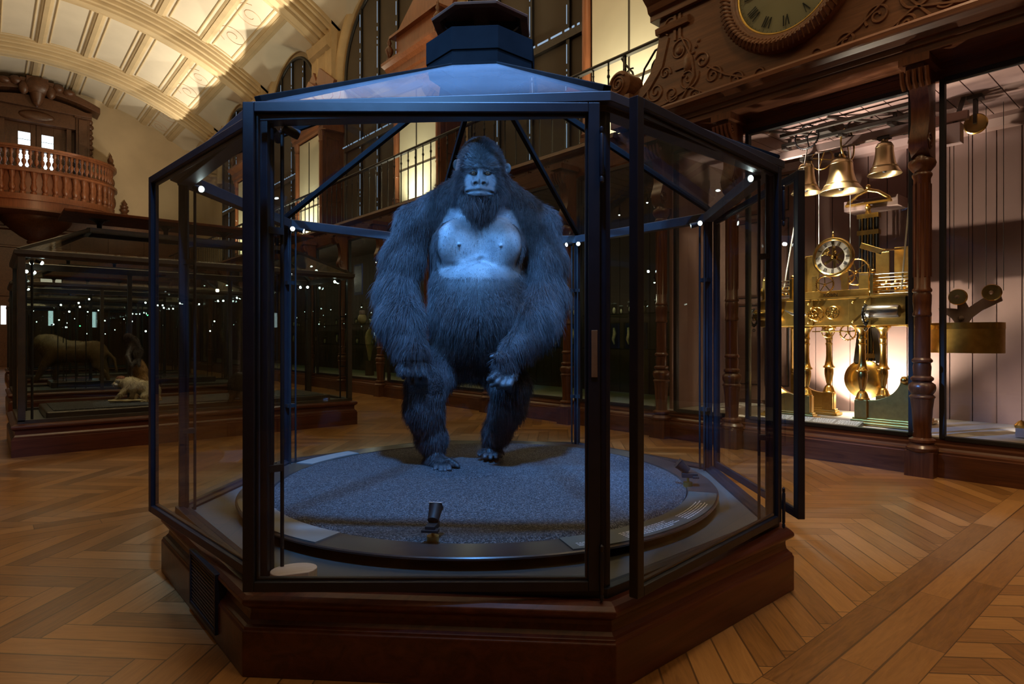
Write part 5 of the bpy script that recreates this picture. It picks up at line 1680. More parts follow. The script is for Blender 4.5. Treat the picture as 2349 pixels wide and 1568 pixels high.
for k in range(6):
    a = 2 * PI * k / 6 + .5
    b.bar(dc + Vector((.03, 0, 0)), dc + Vector((.03, .10 * math.cos(a), .10 * math.sin(a))), .004, .022)
b.bar(dc + Vector((-.014, 0, 0)), dc + Vector((-.014, 0, .135)), .003, .008); b.bar(dc + Vector((-.018, 0, 0)), dc + Vector((-.018, -.055, -.065)), .003, .010)
b.sphere(dc + Vector((-.015, 0, 0)), .014, 10, 6); b.sphere(dc + Vector((.0, .05, .035)), .014, 10, 6); b.sphere(dc + Vector((.0, -.02, .045)), .013, 10, 6)
b.build('hands', M['brass'], cl, 60)
# trains of wheels
b = MB(); wheel(b, L(VA_ + .12, 2.16, 1.63), .115, 'x', 6, .007, 40); wheel(b, L(VA_ + .05, 2.40, 1.53), .075, 'x', 5, .006, 30); wheel(b, L(VA_ + .20, 2.26, 1.60), .06, 'x', 5, .006, 20); b.build('going_wheels', M['brass'], cl, 60)
b = MB(); wheel(b, L(VA_ - .10, 2.41, 1.255), .060, 'x', 5, .006, 24); wheel(b, L(VA_ - .11, 2.27, 1.265), .056, 'x', 6, .006, 0); wheel(b, L(VA_ - .11, 2.27, 1.265), .035, 'x', 0, .004, 0)
wheel(b, L(VA_ - .13, 2.43, 1.25), .042, 'x', 5, .006, 16); wheel(b, L(VA_ - .09, 2.45, 1.27), .05, 'y', 5, .006, 16); b.build('fly_wheels', M['brass'], cl, 60)
b = MB(); wheel(b, L(VA_ + .02, 2.36, 1.10), .055, 'x', 5, .004, 0); wheel(b, L(VA_ + .02, 2.19, 1.09), .065, 'x', 5, .006, 20); b.tube([L(VA_ + .02, 2.5, 1.10), L(VA_ + .02, 2.1, 1.10)], .005, 6); b.build('under_wheels', M['brass'], cl, 60)
b = MB(); b.tube([L(VA_ - .10, 2.70, 1.30), L(VA_ - .11, 2.62, 1.262), L(VA_ - .11, 2.5, 1.255)], [.004, .014, .008], 8); b.build('steel_lever', M['steel'], cl, 50)
for uu in (1.86, 2.86):
    b = MB(); mm = Matrix.Translation(L(VA_ - .11, uu - .115, 1.262)) @ Matrix.Rotation(-PI / 2, 4, 'X')
    b.lathe([(0, 0), (.05, 0), (.055, .01), (.055, .23), (.05, .24), (0, .24)], 24, M=mm); b.build('drum', M['steel'] if uu < 2 else M['brass'], cl, 40)
    b = MB()
    for k in range(16):
        a = 2 * PI * k / 16; b.ring((L(VA_ - .11, uu + .14, 1.25).x + .0, L(0, uu + .14, 0).y, L(0, 0, 1.23).z + .08 * math.sin(a) - .04), .012, .004, 'x', 8, 4) if k % 2 else None
    wheel(b, L(VA_ - .11, uu + .14, 1.24), .07, 'y', 0, .010, 16)
    b.build('drum_chain', M['metal'], cl, 50)
# striking barrels behind thin rods on both wings
for uu, u2 in ((1.71, 2.0), (2.70, 2.97)):
    b = MB()
    for k in range(7): b.tube([L(VA_ + .05 + .03 * (k % 2), uu, 1.42 + .028 * k), L(VA_ + .05 + .03 * (k % 2), u2, 1.42 + .028 * k)], .0045, 6)
    b.build('trip_rods', M['steel'], cl, 60)
    b = MB()
    for u in (uu, u2):
        a = L(VA_ + .02, u, 1.40); b.box(a.x, a.x + .12, a.y - .012, a.y + .012, a.z, a.z + .2); b.sphere(L(VA_ + .06, u, 1.62), .022, 10, 6)
    for k in range(5): b.ring(L(VA_ + .20, uu + .08 + .07 * k, 1.50), .045, .012, 'y', 20, 6)
    b.tube([L(VA_ + .20, uu, 1.50), L(VA_ + .20, u2, 1.50)], .014, 8)
    b.build('strike_barrel', M['brass'], cl, 60)
    b = MB(); a = L(VA_ - .02, uu, 1.40); c = L(VA_ + .32, u2, 1.415); b.box(a.x, c.x, a.y, c.y, a.z, c.z); b.build('wing_plate', M['brass'], cl, bevel=.003)
# pendulum: tube bundle, straps, bob
b = MB()
UP, VP = 2.255, 6.48
for k in range(7):
    for r in (0, 1): b.tube([L(VP + .035 * r, UP - .075 + .025 * k, .82), L(VP + .035 * r, UP - .075 + .025 * k, 2.24)], .009, 8)
pn = b.build('pendulum_rods', M['rod'], cl, 60)
b = MB()
for k in (1, 3, 5): b.tube([L(VP - .012, UP - .075 + .025 * k, .82), L(VP - .012, UP - .075 + .025 * k, 2.24)], .006, 8)
for z in (.87, 2.06, 2.22): 
    a = L(VP - .02, UP - .095, z - .022); b.box(a.x, a.x + .075, a.y, a.y + .19, a.z, a.z + .044)
b.build('pendulum_straps', M['brass'], cl, 50)
b = MB(); b.lathe([(0, -.05), (.10, -.045), (.185, -.01), (.19, 0), (.185, .01), (.10, .045), (0, .05)], 40, M=RYm(L(VP, UP + .03, .64))); b.build('pendulum_bob', M['brass'], cl, 50)
b = MB()
for u in (UP - .10, UP + .10): b.bar(L(VP, u, .80), L(VP, UP + (u - UP) * .6, 1.14), .05, .05)
b.build('crutch_arms', M['metal2'], cl)
# suspension bracket
b = MB()
for s in (-1, 1): b.tube([L(VP, UP, 2.47), L(VP, UP + s * .09, 2.44), L(VP, UP + s * .18, 2.37), L(VP, UP + s * .20, 2.33)], [.02, .018, .018, .01], 8)
a = L(VP - .03, UP - .20, 2.33); b.box(a.x, a.x + .06, a.y, a.y + .40, a.z, a.z + .02); b.sphere(L(VP, UP, 2.50), .025, 10, 6); b.lathe([(.03, 0), (.02, .04), (.03, .06), (.01, .1)], 10, L(VP, UP, 2.24))
b.build('suspension_bracket', M['brass'], cl, 50)
a = L(VP + .05, UP - .24, 2.30); MB().box(a.x, a.x + .27, a.y, a.y + .48, a.z, a.z + .10).build('wall_bracket', M['pale_metal'], cl, bevel=.004)
# three bells on a timber beam
def bell(u, v, z0, r, h, label):
    t = thing('bronze_bell', label, 'bell', (v, u, z0), group=None)
    pr = [(.985, 0), (1.0, .01), (.94, .06), (.80, .17), (.68, .30), (.60, .45), (.545, .62), (.52, .80), (.49, .90), (.40, .965), (.2, .99), (0, 1.0)]
    inn = [(0, .93), (.40, .90), (.47, .80), (.50, .6), (.57, .40), (.72, .18), (.90, .02), (.985, 0)]
    MB().lathe([(a * r, c * h) for a, c in inn] + [(a * r, c * h) for a, c in pr[1:]], 48).build('bell_body', M['bronze'], t, 50)
    b = MB()
    for z in (.20, .23, .84): 
        rr = np.interp(z, [c for a, c in pr], [a for a, c in pr]) * r; b.ring((0, 0, z * h), rr, .004, 'z', 40, 6)
    b.build('moulding_bands', M['bronze'], t, 60)
    b = MB(); b.ring((0, 0, h * 1.04), r * .17, r * .06, 'x', 20, 8); b.ring((0, 0, h * 1.04), r * .17, r * .06, 'y', 20, 8); b.build('crown_loop', M['bronze'], t, 60)
    b = MB(); b.tube([(0, 0, h * .9), (0, 0, h * .2)], r * .05, 8); b.sphere((0, 0, h * .12), r * .14, 10, 8); b.build('clapper', M['metal'], t, 60)
    b = MB(); b.box(-.03, .03, -.05, .05, h * 1.08, h * 1.18); b.build('hanger', M['metal2'], t)
bell(2.634, 6.0, 2.43, .135, .29, 'bronze bell, brightly lit smaller one beside the black case post')
bell(2.316, 6.0, 2.385, .185, .31, 'largest bronze bell, in the middle of the three above the clockwork')
bell(1.957, 6.0, 2.475, .135, .285, 'bronze bell in shade, nearest the wooden column between two bays')
bm_ = thing('bell_beam', 'pinkish iron beams with wheels carrying the three bells under the cabinet ceiling', 'beam', (6.0, 2.3, 2.83))
MB().box(-.03, .03, -.95, .62, -.03, .04).build('lower_beam', M['pale_metal'], bm_, bevel=.003)
b = MB(); b.box(.10, .14, -.60, .56, .03, .06); b.box(-.12, -.08, -.6, .52, .06, .09); b.box(.25, .28, -.9, .5, .04, .07)
for y in (-.42, -.02, .50): b.box(-.12, .30, y - .018, y + .018, .04, .065); b.box(.0, .03, y - .012, y + .012, .04, .17)
b.box(-.2, .0, .05, .16, .09, .14); b.box(-.30, -.26, -.7, .45, .10, .13); b.bar((-.4, .5, .15), (.2, -.1, .08), .02, .02); b.bar((-.35, .0, .16), (.25, -.6, .06), .025, .02)
b.build('cross_beams', M['metal2'], bm_)
b = MB(); wheel(b, (.05, -.02, -.005), .15, 'y', 4, .008); wheel(b, (.22, .28, -.04), .10, 'x', 4, .006)
b.build('guide_wheel', M['brass'], bm_, 60)
b = MB(); wheel(b, (-.25, .22, .06), .105, 'x', 3, .007, 36); b.build('toothed_wheel', M['metal'], bm_, 60)
# cords
for k, (a, c, w) in enumerate((((5.95, 2.60, 2.86), (5.85, 2.78, 1.52), .006), ((5.95, 1.70, 2.86), (5.85, 1.78, 1.45), .007), ((6.2, 2.72, 2.9), (6.2, 2.80, 1.4), .003), ((6.2, 2.60, 2.9), (6.2, 2.60, 1.6), .003), ((6.3, 2.35, 2.9), (6.3, 2.35, 1.9), .003))):
    b = MB(); b.tube([a, c], w, 6)
    tag(b.build('bell_cord', M['cord'], None, 60), ['white bell cord running down to the left wing of the clockwork', 'white bell cord running down to the right wing of the clockwork', 'thin cord at the far left behind the clockwork', 'thin cord left of the white clockwork dial', 'thin cord hanging behind the largest bell'][k], 'cord')
# slanted label strip at the foot of the clockwork
p0, p1 = on_v(1815, 955, 5.66), on_v(1985, 980, 5.62)
lb = thing('label_strip', 'grey slanted label strip with four text fields before the clockwork', 'label', (5.63, 2.40, ZB))
b = MB(); b.along_y([(-.06, 0), (.07, 0), (.07, .035), (-.06, .006)], -.38, .42); b.build('board', M['label_grey'], lb)
b = MB(); gg = random.Random(4)
for f in range(4):
    b0 = -.36 + f * .195
    for r in range(6):
        y = b0
        while y < b0 + .165:
            w = gg.uniform(.008, .022); x = -.045 + r * .018
            zz = .0065 + (x + .06) / .13 * .029 + .0012
            b.add([(x, y, zz), (x, min(y + w, b0 + .17), zz), (x + .009, min(y + w, b0 + .17), zz + .002), (x + .009, y, zz + .002)], [(0, 1, 2, 3)])
            y += w + .006
b.build('text_lines', M['white_ink'], lb)
# pulley bay
pv = 6.35
for px, py, lab in ((2205, 682, 'brass pulley wheel left of the pair in the dim bay'), (2282, 672, 'brass pulley wheel right of the pair, close to the picture edge')):
    q = on_v(px, py, pv)
    t = thing('brass_pulley', lab, 'pulley', (q.x - .10, q.y, q.z))
    b = MB(); b.lathe([(.0, -.018), (.062, -.018), (.068, -.010), (.058, 0), (.068, .010), (.062, .018), (0, .018)], 32, M=Matrix.Rotation(-PI / 2, 4, 'Y')); b.build('sheave', M['brass'], t, 40)
    b = MB(); b.sphere((-.02, 0, 0), .016, 10, 6); b.build('hub', M['pale_metal'], t, 60)
q0, q1, q2 = on_v(2205, 684, pv), on_v(2282, 674, pv), on_v(2209, 735, pv)
br_ = thing('pulley_bracket', 'pinkish iron bracket joining the two brass pulleys to the weight', 'bracket', q2)
b = MB(); rel = lambda q: (q.y - q2.y, q.z - q2.z)
poly = [(.05, -.02), (.07, .02), (.17, .10), (.17, .12), (.03, .10)] + [(rel(q0)[0] + .02, rel(q0)[1] + .01), (rel(q0)[0] - .02, rel(q0)[1] + .01)] + [(-.05, .11), (rel(q1)[0] + .0, rel(q1)[1] + .02), (rel(q1)[0] - .05, rel(q1)[1] - .02), (rel(q1)[0] - .06, rel(q1)[1] - .06), (-.14, .08), (-.07, .02), (-.05, -.02)]
n = len(poly); b.add([(-.015 - .03, y, z) for y, z in poly] + [(.0 - .03, y, z) for y, z in poly], [tuple(range(n)), tuple(reversed(range(n, 2 * n)))] + [((k + 1) % n, k, n + k, n + (k + 1) % n) for k in range(n)])
b.sphere((-.055, 0, .02), .022, 10, 6); b.box(-.06, .0, -.05, .05, -.05, -.02)
b.build('bracket_plate', M['pale_metal'], br_, bevel=.003)
q = on_v(2215, 775, pv)
wt = thing('brass_weight', 'half-round brass weight hanging under the pulley bracket', 'weight', q)
b = MB(); ht = .125
pts = [(-.22 * math.sin(a), .27 * math.cos(a)) for a in [PI * k / 24 for k in range(25)]]
b.prism(pts, -ht, ht); b.build('body', M['brass_plate'], wt, 40)
b = MB()
pts2 = [(-.223 * math.sin(a), .273 * math.cos(a)) for a in [PI * k / 24 for k in range(25)]]
b.prism(pts2, ht - .05, ht + .004); b.build('upper_band', M['brass'], wt, 40)
for k, px in enumerate((2188, 2222, 2262, 2302)):
    a = on_v(px, 660 + k * 2, pv); c = on_v(px, 230, pv); c.z = min(c.z, 2.98)
    b = MB(); b.tube([a, (a.x, a.y, 2.98)], .0028, 6)
    tag(b.build('suspension_wire', M['metal2'], None, 60), ['first thin cord of the pulley bay, beside the wooden column', 'second thin cord, right of the left brass pulley', 'third thin cord, left of the right brass pulley', 'fourth thin cord, nearest the picture edge'][k], 'cord')
q = on_v(2238, 284, 6.1)
t = thing('ceiling_pulley', 'small brass pulley hung from the ceiling of the dim bay', 'pulley', q)
b = MB(); b.lathe([(0, -.015), (.075, -.015), (.082, -.008), (.070, 0), (.082, .008), (.075, .015), (0, .015)], 32, M=Matrix.Rotation(-PI / 2, 4, 'Y')); b.build('sheave', M['brass'], t, 40)
b = MB(); b.box(-.03, .03, -.012, .012, 0, 3.0 - q.z); b.box(-.05, .05, -.05, .05, 2.97 - q.z, 3.0 - q.z); b.build('hanger', M['metal2'], t)
q = on_v(2190, 240, 6.0)
t = thing('cabinet_floodlight', 'pinkish box lamp fixed under the ceiling of the dim bay', 'lamp', (q.x, q.y, 2.62))
b = MB(); b.box(-.05, .05, -.05, .07, 0, .16); b.build('housing', M['pale_metal'], t, bevel=.004); b = MB(); b.bar((0, 0, .16), (.05, -.05, .38), .02, .03); b.build('arm', M['metal2'], t)
q = on_v(2343, 990, 5.95)
t = thing('dark_stand', 'small dark metal stand with brass cap at the right edge of the cabinet floor', 'stand', (q.x, q.y, ZB))
MB().box(-.04, .04, -.06, .03, 0, .07).build('block', M['pale_metal'], t, bevel=.003); MB().lathe([(.04, .07), (.045, .09), (.02, .12), (0, .13)], 14).build('brass_cap', M['brass'], t, 40)
# ---------------------------------------------------------------- end wall: panelling, portal, balcony
VC = 1.50
b = MB(); b.box(VL, VW, UE - .18, UE, 0, 5.75)
b.along_x([(UE - .18, 5.70), (UE - .24, 5.74), (UE - .24, 5.80), (UE - .34, 5.86), (UE - .36, 5.95), (UE - .18, 6.02), (UE, 6.02), (UE, 5.7)], VL, VW)
b.along_x([(UE - .18, 5.05), (UE - .26, 5.10), (UE - .26, 5.18), (UE - .18, 5.22)], VL, VW); b.along_x([(UE - .18, 4.4), (UE - .22, 4.42), (UE - .22, 4.48), (UE - .18, 4.5)], VL, VW)
for k in range(9):
    x = VL + .5 + 1.25 * k
    b.box(x, x + .2, UE - .24, UE - .18, 0, 5.1)
struct('trim_51', b, M['carved'])
# portal with a glazed double door
pt = thing('carved_portal', 'dark carved wooden portal with curved pediment and two bright door panes behind the balcony', 'portal', (VC, UE, 6.0))
def arcx(hw, z0, rise, n=20): # segmental curve across x
    return [(-hw + 2 * hw * i / n, z0 + rise * (1 - ((2 * i / n) - 1) ** 2)) for i in range(n + 1)]
def slab_x(o, y0, y1, mat, name, parent, bev=0):
    b = MB(); n = len(o)
    b.add([(x, y0, z) for x, z in o] + [(x, y1, z) for x, z in o], [tuple(reversed(range(n))), tuple(range(n, 2 * n))] + [(k, (k + 1) % n, n + (k + 1) % n, n + k) for k in range(n)])
    return b.build(name, mat, parent, bevel=bev)
for s in (-1, 1):
    b = MB()
    b.box(s * 1.42 - .22, s * 1.42 + .22, -.55, 0, 0, 3.75); b.box(s * 1.42 - .14, s * 1.42 + .14, -.62, -.55, 1.0, 3.5); b.box(s * 1.42 - .28, s * 1.42 + .28, -.64, 0, 3.55, 3.8)
    for k in range(9): b.sphere((s * 1.66, -.45, 1.9 + .2 * k), (.10 + .03 * (k % 2), .1, .12), 8, 6)
    b.box(s * 1.0 - .08, s * 1.0 + .08, -.35, 0, 0, 3.5)
    b.build('jamb', M['portal'], pt, 50, bevel=.01)
slab_x([(-1.25, 2.62), *arcx(1.25, 2.75, .35)[0:], (1.25, 2.62), (1.25, 3.78), (-1.25, 3.78)][::-1] if False else [(-1.25, 3.78), (1.25, 3.78), (1.25, 3.0)] + [(x, z) for x, z in reversed(arcx(1.25, 3.0, .3))] + [(-1.25, 3.0)], -.50, 0, M['portal'], 'lintel')if False else None
b = MB(); b.box(-1.25, 1.25, -.50, -.02, 3.10, 3.80); b.sphere((0, -.5, 3.35), (.55, .1, .2), 14, 8); b.box(-1.3, 1.3, -.05, -.01, 0, 3.7); b.build('lintel', M['portal'], pt, 40, bevel=.01)
o1 = arcx(1.95, 3.78, .42); o2 = arcx(1.95, 4.02, .48)
slab_x(o1 + list(reversed(o2)), -.85, 0, M['portal'], 'pediment', pt, .02)
o3 = arcx(1.7, 3.70, .34); slab_x([(-1.7, 3.6), (1.7, 3.6)][::1] + list(reversed(o3)), -.7, 0, M['portal'], 'tympanum', pt, .01)
b = MB()
b.sphere((0, -.85, 4.36), (.42, .25, .36), 16, 10); b.box(-.5, .5, -.95, -.4, 4.25, 4.56); b.box(-.32, .32, -1.0, -.45, 4.42, 4.64)
for s in (-1, 1):
    b.sphere((s * .62, -.85, 4.42), (.2, .18, .17), 12, 8); b.sphere((s * .95, -.82, 4.35), (.22, .16, .14), 12, 8); b.sphere((s * .40, -.9, 4.2), (.16, .15, .25), 10, 8)
b.lathe([(.02, 3.6), (.12, 3.7), (.2, 3.9), (.25, 4.1)], 12, (0, -.8, 0)); b.build('crest', M['portal'], pt, 60)
for s in (-1, 1):
    b = MB(); x0, x1 = sorted((s * .01, s * .95)); pa, pb = sorted((s * .17, s * .53))
    for q in ((x0, pa, 0, 3.1), (pb, x1, 0, 3.1), (pa, pb, 2.78, 3.1), (pa, pb, 0, 1.2)): b.box(q[0], q[1], -.14, -.06, q[2], q[3])
    d = b.build('door_leaf', M['portal'], pt, bevel=.008)
    b = MB(); b.box(pa, pb, -.10, -.08, 1.2, 2.78); b.build('door_pane', M['pane_day'], d)
    b = MB(); b.box(pa, pb, -.115, -.10, 2.50, 2.515); b.build('glazing_bar', M['iron'], d)
# balcony
bl = thing('wooden_balcony', 'curved wooden balcony with two tiers of balusters on the end wall', 'balcony', (VC, UE, 5.55))
RX, RYb = 2.45, 2.15
def el(a, s=1.0): return (RX * s * math.cos(a), -RYb * abs(math.sin(a)) ** .8 * s - .02)
AN = [PI * k / 64 for k in range(65)]
def band(r0, r1, z0, z1, name, mat, bev=0):
    b = MB(); vs = []
    for a in AN:
        for s, z in ((r0, z0), (r1, z0), (r1, z1), (r0, z1)):
            x, y = el(a, s); vs.append((x, y, z))
    fs = []
    for k in range(len(AN) - 1):
        i, j = 4 * k, 4 * k + 4
        for q in range(4): fs.append((i + q, i + (q + 1) % 4, j + (q + 1) % 4, j + q))
    b.add(vs, fs); return b.build(name, mat, bl, 40)
b = MB(); b.prism([el(a, .97) for a in AN], .55, .63); b.build('floor_slab', M['carved'], bl)
band(.0, 1.0, 0.0, .06, 'underside', M['carved'])
band(.90, 1.0, .06, .34, 'base_band', M['copper_wood'])
band(.92, 1.04, .34, .42, 'base_moulding', M['copper_wood']); band(.90, 1.02, .42, .55, 'base_fascia', M['copper_wood'])
band(.90, .955, .55, 1.32, 'frieze_panel', M['copper_wood'])
band(.90, 1.06, 1.32, 1.40, 'middle_rail', M['copper_wood']); band(.93, 1.03, 1.40, 1.47, 'middle_moulding', M['copper_wood'])
band(.93, 1.03, 2.08, 2.14, 'top_moulding', M['copper_wood']); band(.92, 1.05, 2.14, 2.22, 'hand_rail', M['copper_wood'])
def put(mbf, name, n, s, z, off=.5):
    o = None
    # even spacing along the curve
    pts = [Vector((*el(PI * k / 600, s), 0)) for k in range(601)]
    cum = [0]
    for p, q in zip(pts, pts[1:]): cum.append(cum[-1] + (q - p).length)
    for k in range(n):
        d = cum[-1] * (k + off) / n
        i = next(j for j, c in enumerate(cum) if c >= d)
        loc = (pts[i].x, pts[i].y, z)
        if o is None: o = mbf().build(name, M['copper_wood'], bl, 50); o.location = loc
        else:
            c = o.copy(); COL.objects.link(c); c.parent = bl; c.location = loc
put(lambda: MB().lathe([(.055, 0), (.055, .05), (.03, .07), (.04, .12), (.075, .20), (.07, .26), (.03, .34), (.045, .38), (.03, .42), (.065, .50), (.055, .56), (.055, .61)], 12), 'baluster', 42, .98, 1.47)
put(lambda: MB().lathe([(.09, 0), (.09, .08), (.05, .10), (.08, .16), (.10, .24), (.08, .32), (.055, .40), (.075, .44), (.055, .5), (.08, .62), (.10, .70), (.10, .77)], 12), 'lower_baluster', 24, .985, .55)
b = MB(); b.lathe([(0, -1.35), (.05, -1.28), (.09, -1.18), (.05, -1.10), (.14, -1.02), (.30, -.95), (.32, -.88), (.28, -.84), (.5, -.70), (.85, -.42), (1.05, -.20), (1.12, -.05), (1.12, .0)], 40, (0, -.05, 0), arc=PI, ph=PI); b.build('corbel_bowl', M['carved'], bl, 40)
for s in (-1, 1):
    b = MB(); b.lathe([(.10, 0), (.12, .06), (.07, .12), (.13, .2), (.14, .28), (.08, .33), (.11, .40), (.10, .48), (.05, .55), (.06, .6), (.0, .72)], 14, (s * RX * .97, -.15, 2.22)); b.build('rail_finial', M['carved'], bl, 50)
    b = MB(); b.sphere((s * RX * .98, -.2, .95), (.16, .18, .30), 12, 8); b.sphere((s * RX * .98, -.2, 1.75), (.12, .15, .2), 12, 8); b.sphere((s * RX * .95, -.2, .3), (.14, .18, .2), 12, 8); b.build('end_scroll', M['carved'], bl, 50)
for k, x in enumerate((4.35, -1.6)):
    b = MB(); b.lathe([(.13, 0), (.15, .06), (.09, .12), (.16, .2), (.17, .26), (.10, .30), (.14, .34), (.14, .4), (.08, .44), (.11, .5), (.04, .6), (0, .68)], 14)
    o = b.build('wooden_finial', M['carved'], None, 50); o.location = (x, UE - .2, 6.02)
    tag(o, ['wooden pine-cone finial on the panelled end wall, right of the balcony', 'wooden pine-cone finial on the panelled end wall, left of the balcony'][k], 'finial')
# lit doors and a small backlit panel low on the end wall, seen through the cases
for k, (v, z) in enumerate(((1.94, 1.87), (3.33, 1.82), (.55, 1.9))):
    d = tag(bpy.data.objects.new('door_%d' % (k + 1), None), kind='structure'); COL.objects.link(d); d.location = (v, UE - .18, 0)
    b = MB(); b.box(-.45, .45, -.04, 0, 0, 2.6); b.box(-.52, -.45, -.08, 0, 0, 2.7); b.box(.45, .52, -.08, 0, 0, 2.7); b.box(-.52, .52, -.08, 0, 2.6, 2.7); b.build('door_leaf', M['carved'], d, bevel=.01)
    MB().box(-.075, .075, -.055, -.04, z - .34, z + .34).build('door_pane', M['pane_day'], d)
lp = thing('lit_panel', 'small cream backlit panel glowing high on the end wall behind the cases', 'sign', (1.95, UE - .2, 3.15))
MB().box(-.32, .32, -.05, 0, -.17, .17).build('panel_box', M['panel_glow'], lp)
b = MB(); b.box(-.35, .35, -.045, 0, -.20, -.17); b.box(-.35, .35, -.045, 0, .17, .20); b.box(-.35, -.32, -.045, 0, -.2, .2); b.box(.32, .35, -.045, 0, -.2, .2); b.build('panel_frame', M['black'], lp)
# rows of tiny lamps in the far glass cases: many small spots on thin stems
gl = random.Random(21)
rows = [(.5, 3.3, 11.0, 11.9, 14), (.5, 3.3, 14.9, 15.8, 14), (.6, 3.3, 18.9, 19.8, 10), (-3.4, -.6, 13.0, 13.8, 8), (-3.2, -.7, 17.2, 18.2, 8)]
for ri, (v0, v1, u0, u1, n) in enumerate(rows):
    nm = ('second', 'third', 'farthest', 'left', 'far left')[ri]
    for k in range(n):
        x, y = gl.uniform(v0, v1), gl.uniform(u0, u1); z = gl.uniform(1.15, 1.62)
        o = thing('stem_lamp', 'tiny lit stem lamp standing in the %s rectangular glass case' % nm, 'lamp', (x, y, .29), group='stem lamps of the %s rectangular case' % nm)
        b = MB(); b.tube([(0, 0, 0), (0, 0, z - .29)], .006, 6); b.tube([(0, 0, z - .30), (.03, -.03, z - .29)], .014, 8); b.build('stem', M['black'], o)
        b = MB(); b.sphere((.034, -.034, z - .289), .013, 8, 6); b.build('lens', M['lens_green'] if gl.random() < .12 else M['lens_far'], o, 80)
# ---------------------------------------------------------------- light and camera
def lamp(name, typ, loc, col, power, aim=None, size=.1, angle=60, blend=.4):
    d = bpy.data.lights.new(name, typ); d.color = col; d.energy = power
    if typ == 'SPOT': d.spot_size = math.radians(angle); d.spot_blend = blend; d.shadow_soft_size = size
    elif typ == 'AREA': d.size = size
    else: d.shadow_soft_size = size
    o = bpy.data.objects.new(name, d); COL.objects.link(o); o.location = loc
    if aim is not None: o.rotation_euler = (Vector(aim) - Vector(loc)).to_track_quat('-Z', 'Y').to_euler()
    return o
WARM, AMB, BLUE, COLD = (1, .68, .36), (1, .60, .28), (.13, .40, 1.0), (.75, .95, 1.0)
ctr = Vector((*OC, 0))
# blue theatre spots hung high in front of the case: a steep one and a flatter one from the left
tg = GB + Vector((0, 0, .75))
def from_dir(az, el, dist, t):
    a, e = math.radians(az), math.radians(el)
    return t + (-FWD * math.cos(a) + RGT * math.sin(a)) * math.cos(e) * dist + Vector((0, 0, math.sin(e) * dist))
lamp('blue_spot', 'SPOT', from_dir(0, 59, 6.0, tg), BLUE, 5400, tg - FWD * .12, .18, 34, .7)
tg2 = GB + Vector((0, 0, 1.52))
lamp('blue_spot', 'SPOT', from_dir(-9, 23, 7.0, tg2), (.17, .46, 1.0), 3300, tg2 - Vector((0, 0, .26)), .16, 16, .9)
lamp('blue_spot', 'SPOT', from_dir(-72, 38, 5.0, tg2), (.13, .40, 1.0), 2700, tg2, .12, 24, .5)  # added side fill from the left for the dark crown of the head
lamp('blue_spot', 'SPOT', from_dir(78, 30, 5.0, tg2 + Vector((0, 0, .3))), (.13, .40, 1.0), 1500, tg2 + Vector((0, 0, .3)), .10, 16, .7)  # added weaker side fill from the right, aimed at head and shoulders
# unseen warm point lights added as general fill for the hall
for k, (v, u, p) in enumerate(((1.2, 1.0, 130), (1.2, 8.5, 120), (1.2, 15.0, 80), (1.2, 21.0, 60), (2.6, -3.5, 230))):
    lamp('hall_fill', 'POINT', (v, u, 7.2), WARM, p, None, .5)
# warm uplights on the aedicules, at the vault foot
for u in RIBS:
    for du in ((-1.2, 1.2) if u < 25 else (-1.3,)):
        lamp('vault_uplight', 'SPOT', (5.75, u + du, 7.75), (1, .86, .64), 250, (3.0, u + du, 10.1), .03, 112, .06)
    lamp('vault_wash', 'SPOT', (4.6, u, 5.2), (1, .82, .58), 130, (1.8, u, 10.3), .2, 120, .6)
# gallery: small lamps under the pale blinds and cornices
for k in (0, 1, 2, -1):
    u = U0 + BAY * k
    lamp('blind_uplight', 'SPOT', (VW - 1.0, u + .15, ZG + .12), (1, .90, .62), 240, (VW - .5, u + .15, ZG + 1.9), .08, 130, 1.0)
    lamp('cornice_light', 'SPOT', (VW - 1.35, u - .9, ZG + 2.6), (1, .62, .32), 14, (VW - .6, u + .2, ZG + 3.3), .03, 70, .4)
# lit cabinets
lamp('bay_uplight', 'SPOT', (6.45, 2.33, CZ0 + .05), (1, .88, .70), 290, (6.74, 2.33, .9), .02, 125, .5)
lamp('bay_floor_glow', 'POINT', (6.58, 2.30, CZ0 + .20), (1, .88, .70), 14, None, .03)
lamp('bay_side_spot', 'SPOT', (5.70, 3.35, 1.3), (1, .86, .74), 330, (6.0, 2.35, 2.55), .02, 46, .3)
lamp('bay_front_spot', 'SPOT', (5.60, 2.35, 2.88), (1, .84, .62), 300, (6.0, 2.4, 1.4), .03, 56, .5)
lamp('bay_low_spot', 'SPOT', (5.62, 2.95, .45), (1, .84, .64), 350, (6.0, 2.2, 1.45), .02, 70, .5)
lamp('bell_spot', 'SPOT', (5.78, 3.02, 2.10), (1, .86, .74), 120, (6.02, 2.5, 2.66), .02, 58, .4)
lamp('pulley_uplight', 'SPOT', (6.2, 1.15, CZ0 + .10), (1, .86, .80), 12, (6.8, .9, .55), .03, 120, .8)
lamp('door_light', 'SPOT', (5.8, 3.45, 2.7), (1, .74, .52), 14, (6.5, 3.45, .6), .03, 100, .8)
for i in range(4, 13):
    lamp('bay_fill', 'POINT', (VF + .12, (CU[i] + CU[i + 1]) / 2, 1.62 if i < 6 else 2.3), (1, .86, .66), 3.5 if i < 6 else 6, None, .02)  # added fill light in each dark bay, apart from its small spots
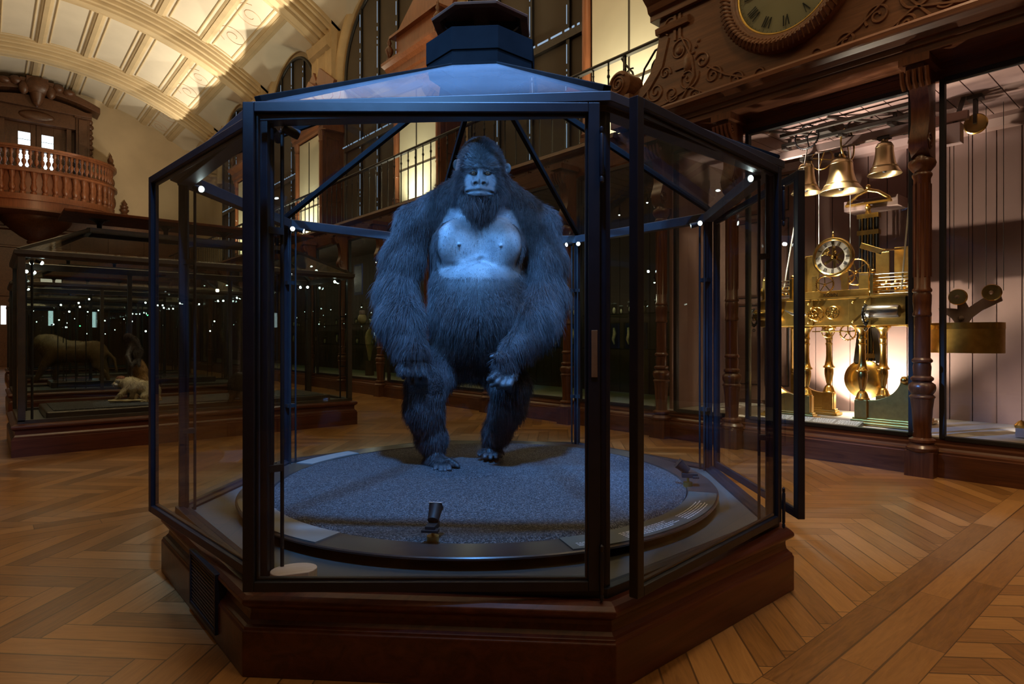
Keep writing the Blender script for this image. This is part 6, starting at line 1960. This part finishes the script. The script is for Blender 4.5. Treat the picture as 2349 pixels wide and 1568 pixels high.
# rectangular case
lamp('monkey_spot', 'SPOT', at(285, 640, 6.1), (.95, 1.0, .80), 13, at(305, 900, 6.4), .02, 36, .5)
lamp('case_spot', 'SPOT', (2.9, 7.5, 1.72), (1, .92, .72), 14, (1.9, 7.5, .4), .02, 90, .7)
lamp('pole_fill', 'SPOT', at(560, 570, 6.7), (1, .9, .65), 9, at(628, 645, 7.0), .02, 40, .6)  # added light to bring out the curled monkey
lamp('lion_spot', 'SPOT', at(120, 660, 9.4), (.9, 1, .75), 6, at(140, 830, 9.6), .02, 70, .6)
# balcony
lamp('balcony_light', 'SPOT', (2.4, 20.0, 3.6), (1, .52, .25), 480, (1.0, 27.3, 6.45), .1, 22, .8)
lamp('end_wall_fill', 'SPOT', (4.2, 22.5, 4.6), (1, .84, .60), 420, (4.3, 29.5, 8.6), .2, 62, .9)  # added wash that brightens the plaster of the end wall
lamp('floor_fill', 'SPOT', (4.6, 1.2, 6.4), (1, .74, .44), 560, (3.7, 1.1, 0), .3, 62, .9)  # added warm light from above that brightens the floor on the right
for (p, d) in LAMPS[:6]:
    lamp('case_lamp', 'SPOT', p, COLD, 1.6, p + d, .012, 60, .6)
w = bpy.data.worlds.new('hall_air'); SC.world = w; w.use_nodes = True
w.node_tree.nodes['Background'].inputs[0].default_value = (.9, .6, .35, 1); w.node_tree.nodes['Background'].inputs[1].default_value = .012

cd = bpy.data.cameras.new('camera'); cam = bpy.data.objects.new('camera', cd); COL.objects.link(cam)
cam.location = (0, 0, CAMH); cam.rotation_euler = (PI / 2, 0, -AL)
cd.sensor_width = 36; cd.lens = FPX / 2349 * 36; cd.shift_y = -(784 - HY) / 2349; cd.clip_start = .05; cd.clip_end = 100
SC.camera = cam
SC.view_settings.view_transform = 'Standard'; SC.view_settings.look = 'None'; SC.view_settings.gamma = 1; SC.view_settings.use_curve_mapping = False
SC.view_settings.exposure = 0.0
cy = SC.cycles
cy.max_bounces = 8; cy.diffuse_bounces = 3; cy.glossy_bounces = 3; cy.transmission_bounces = 4; cy.transparent_max_bounces = 32
cy.caustics_reflective = False; cy.caustics_refractive = False
cy.sample_clamp_indirect = 4.0
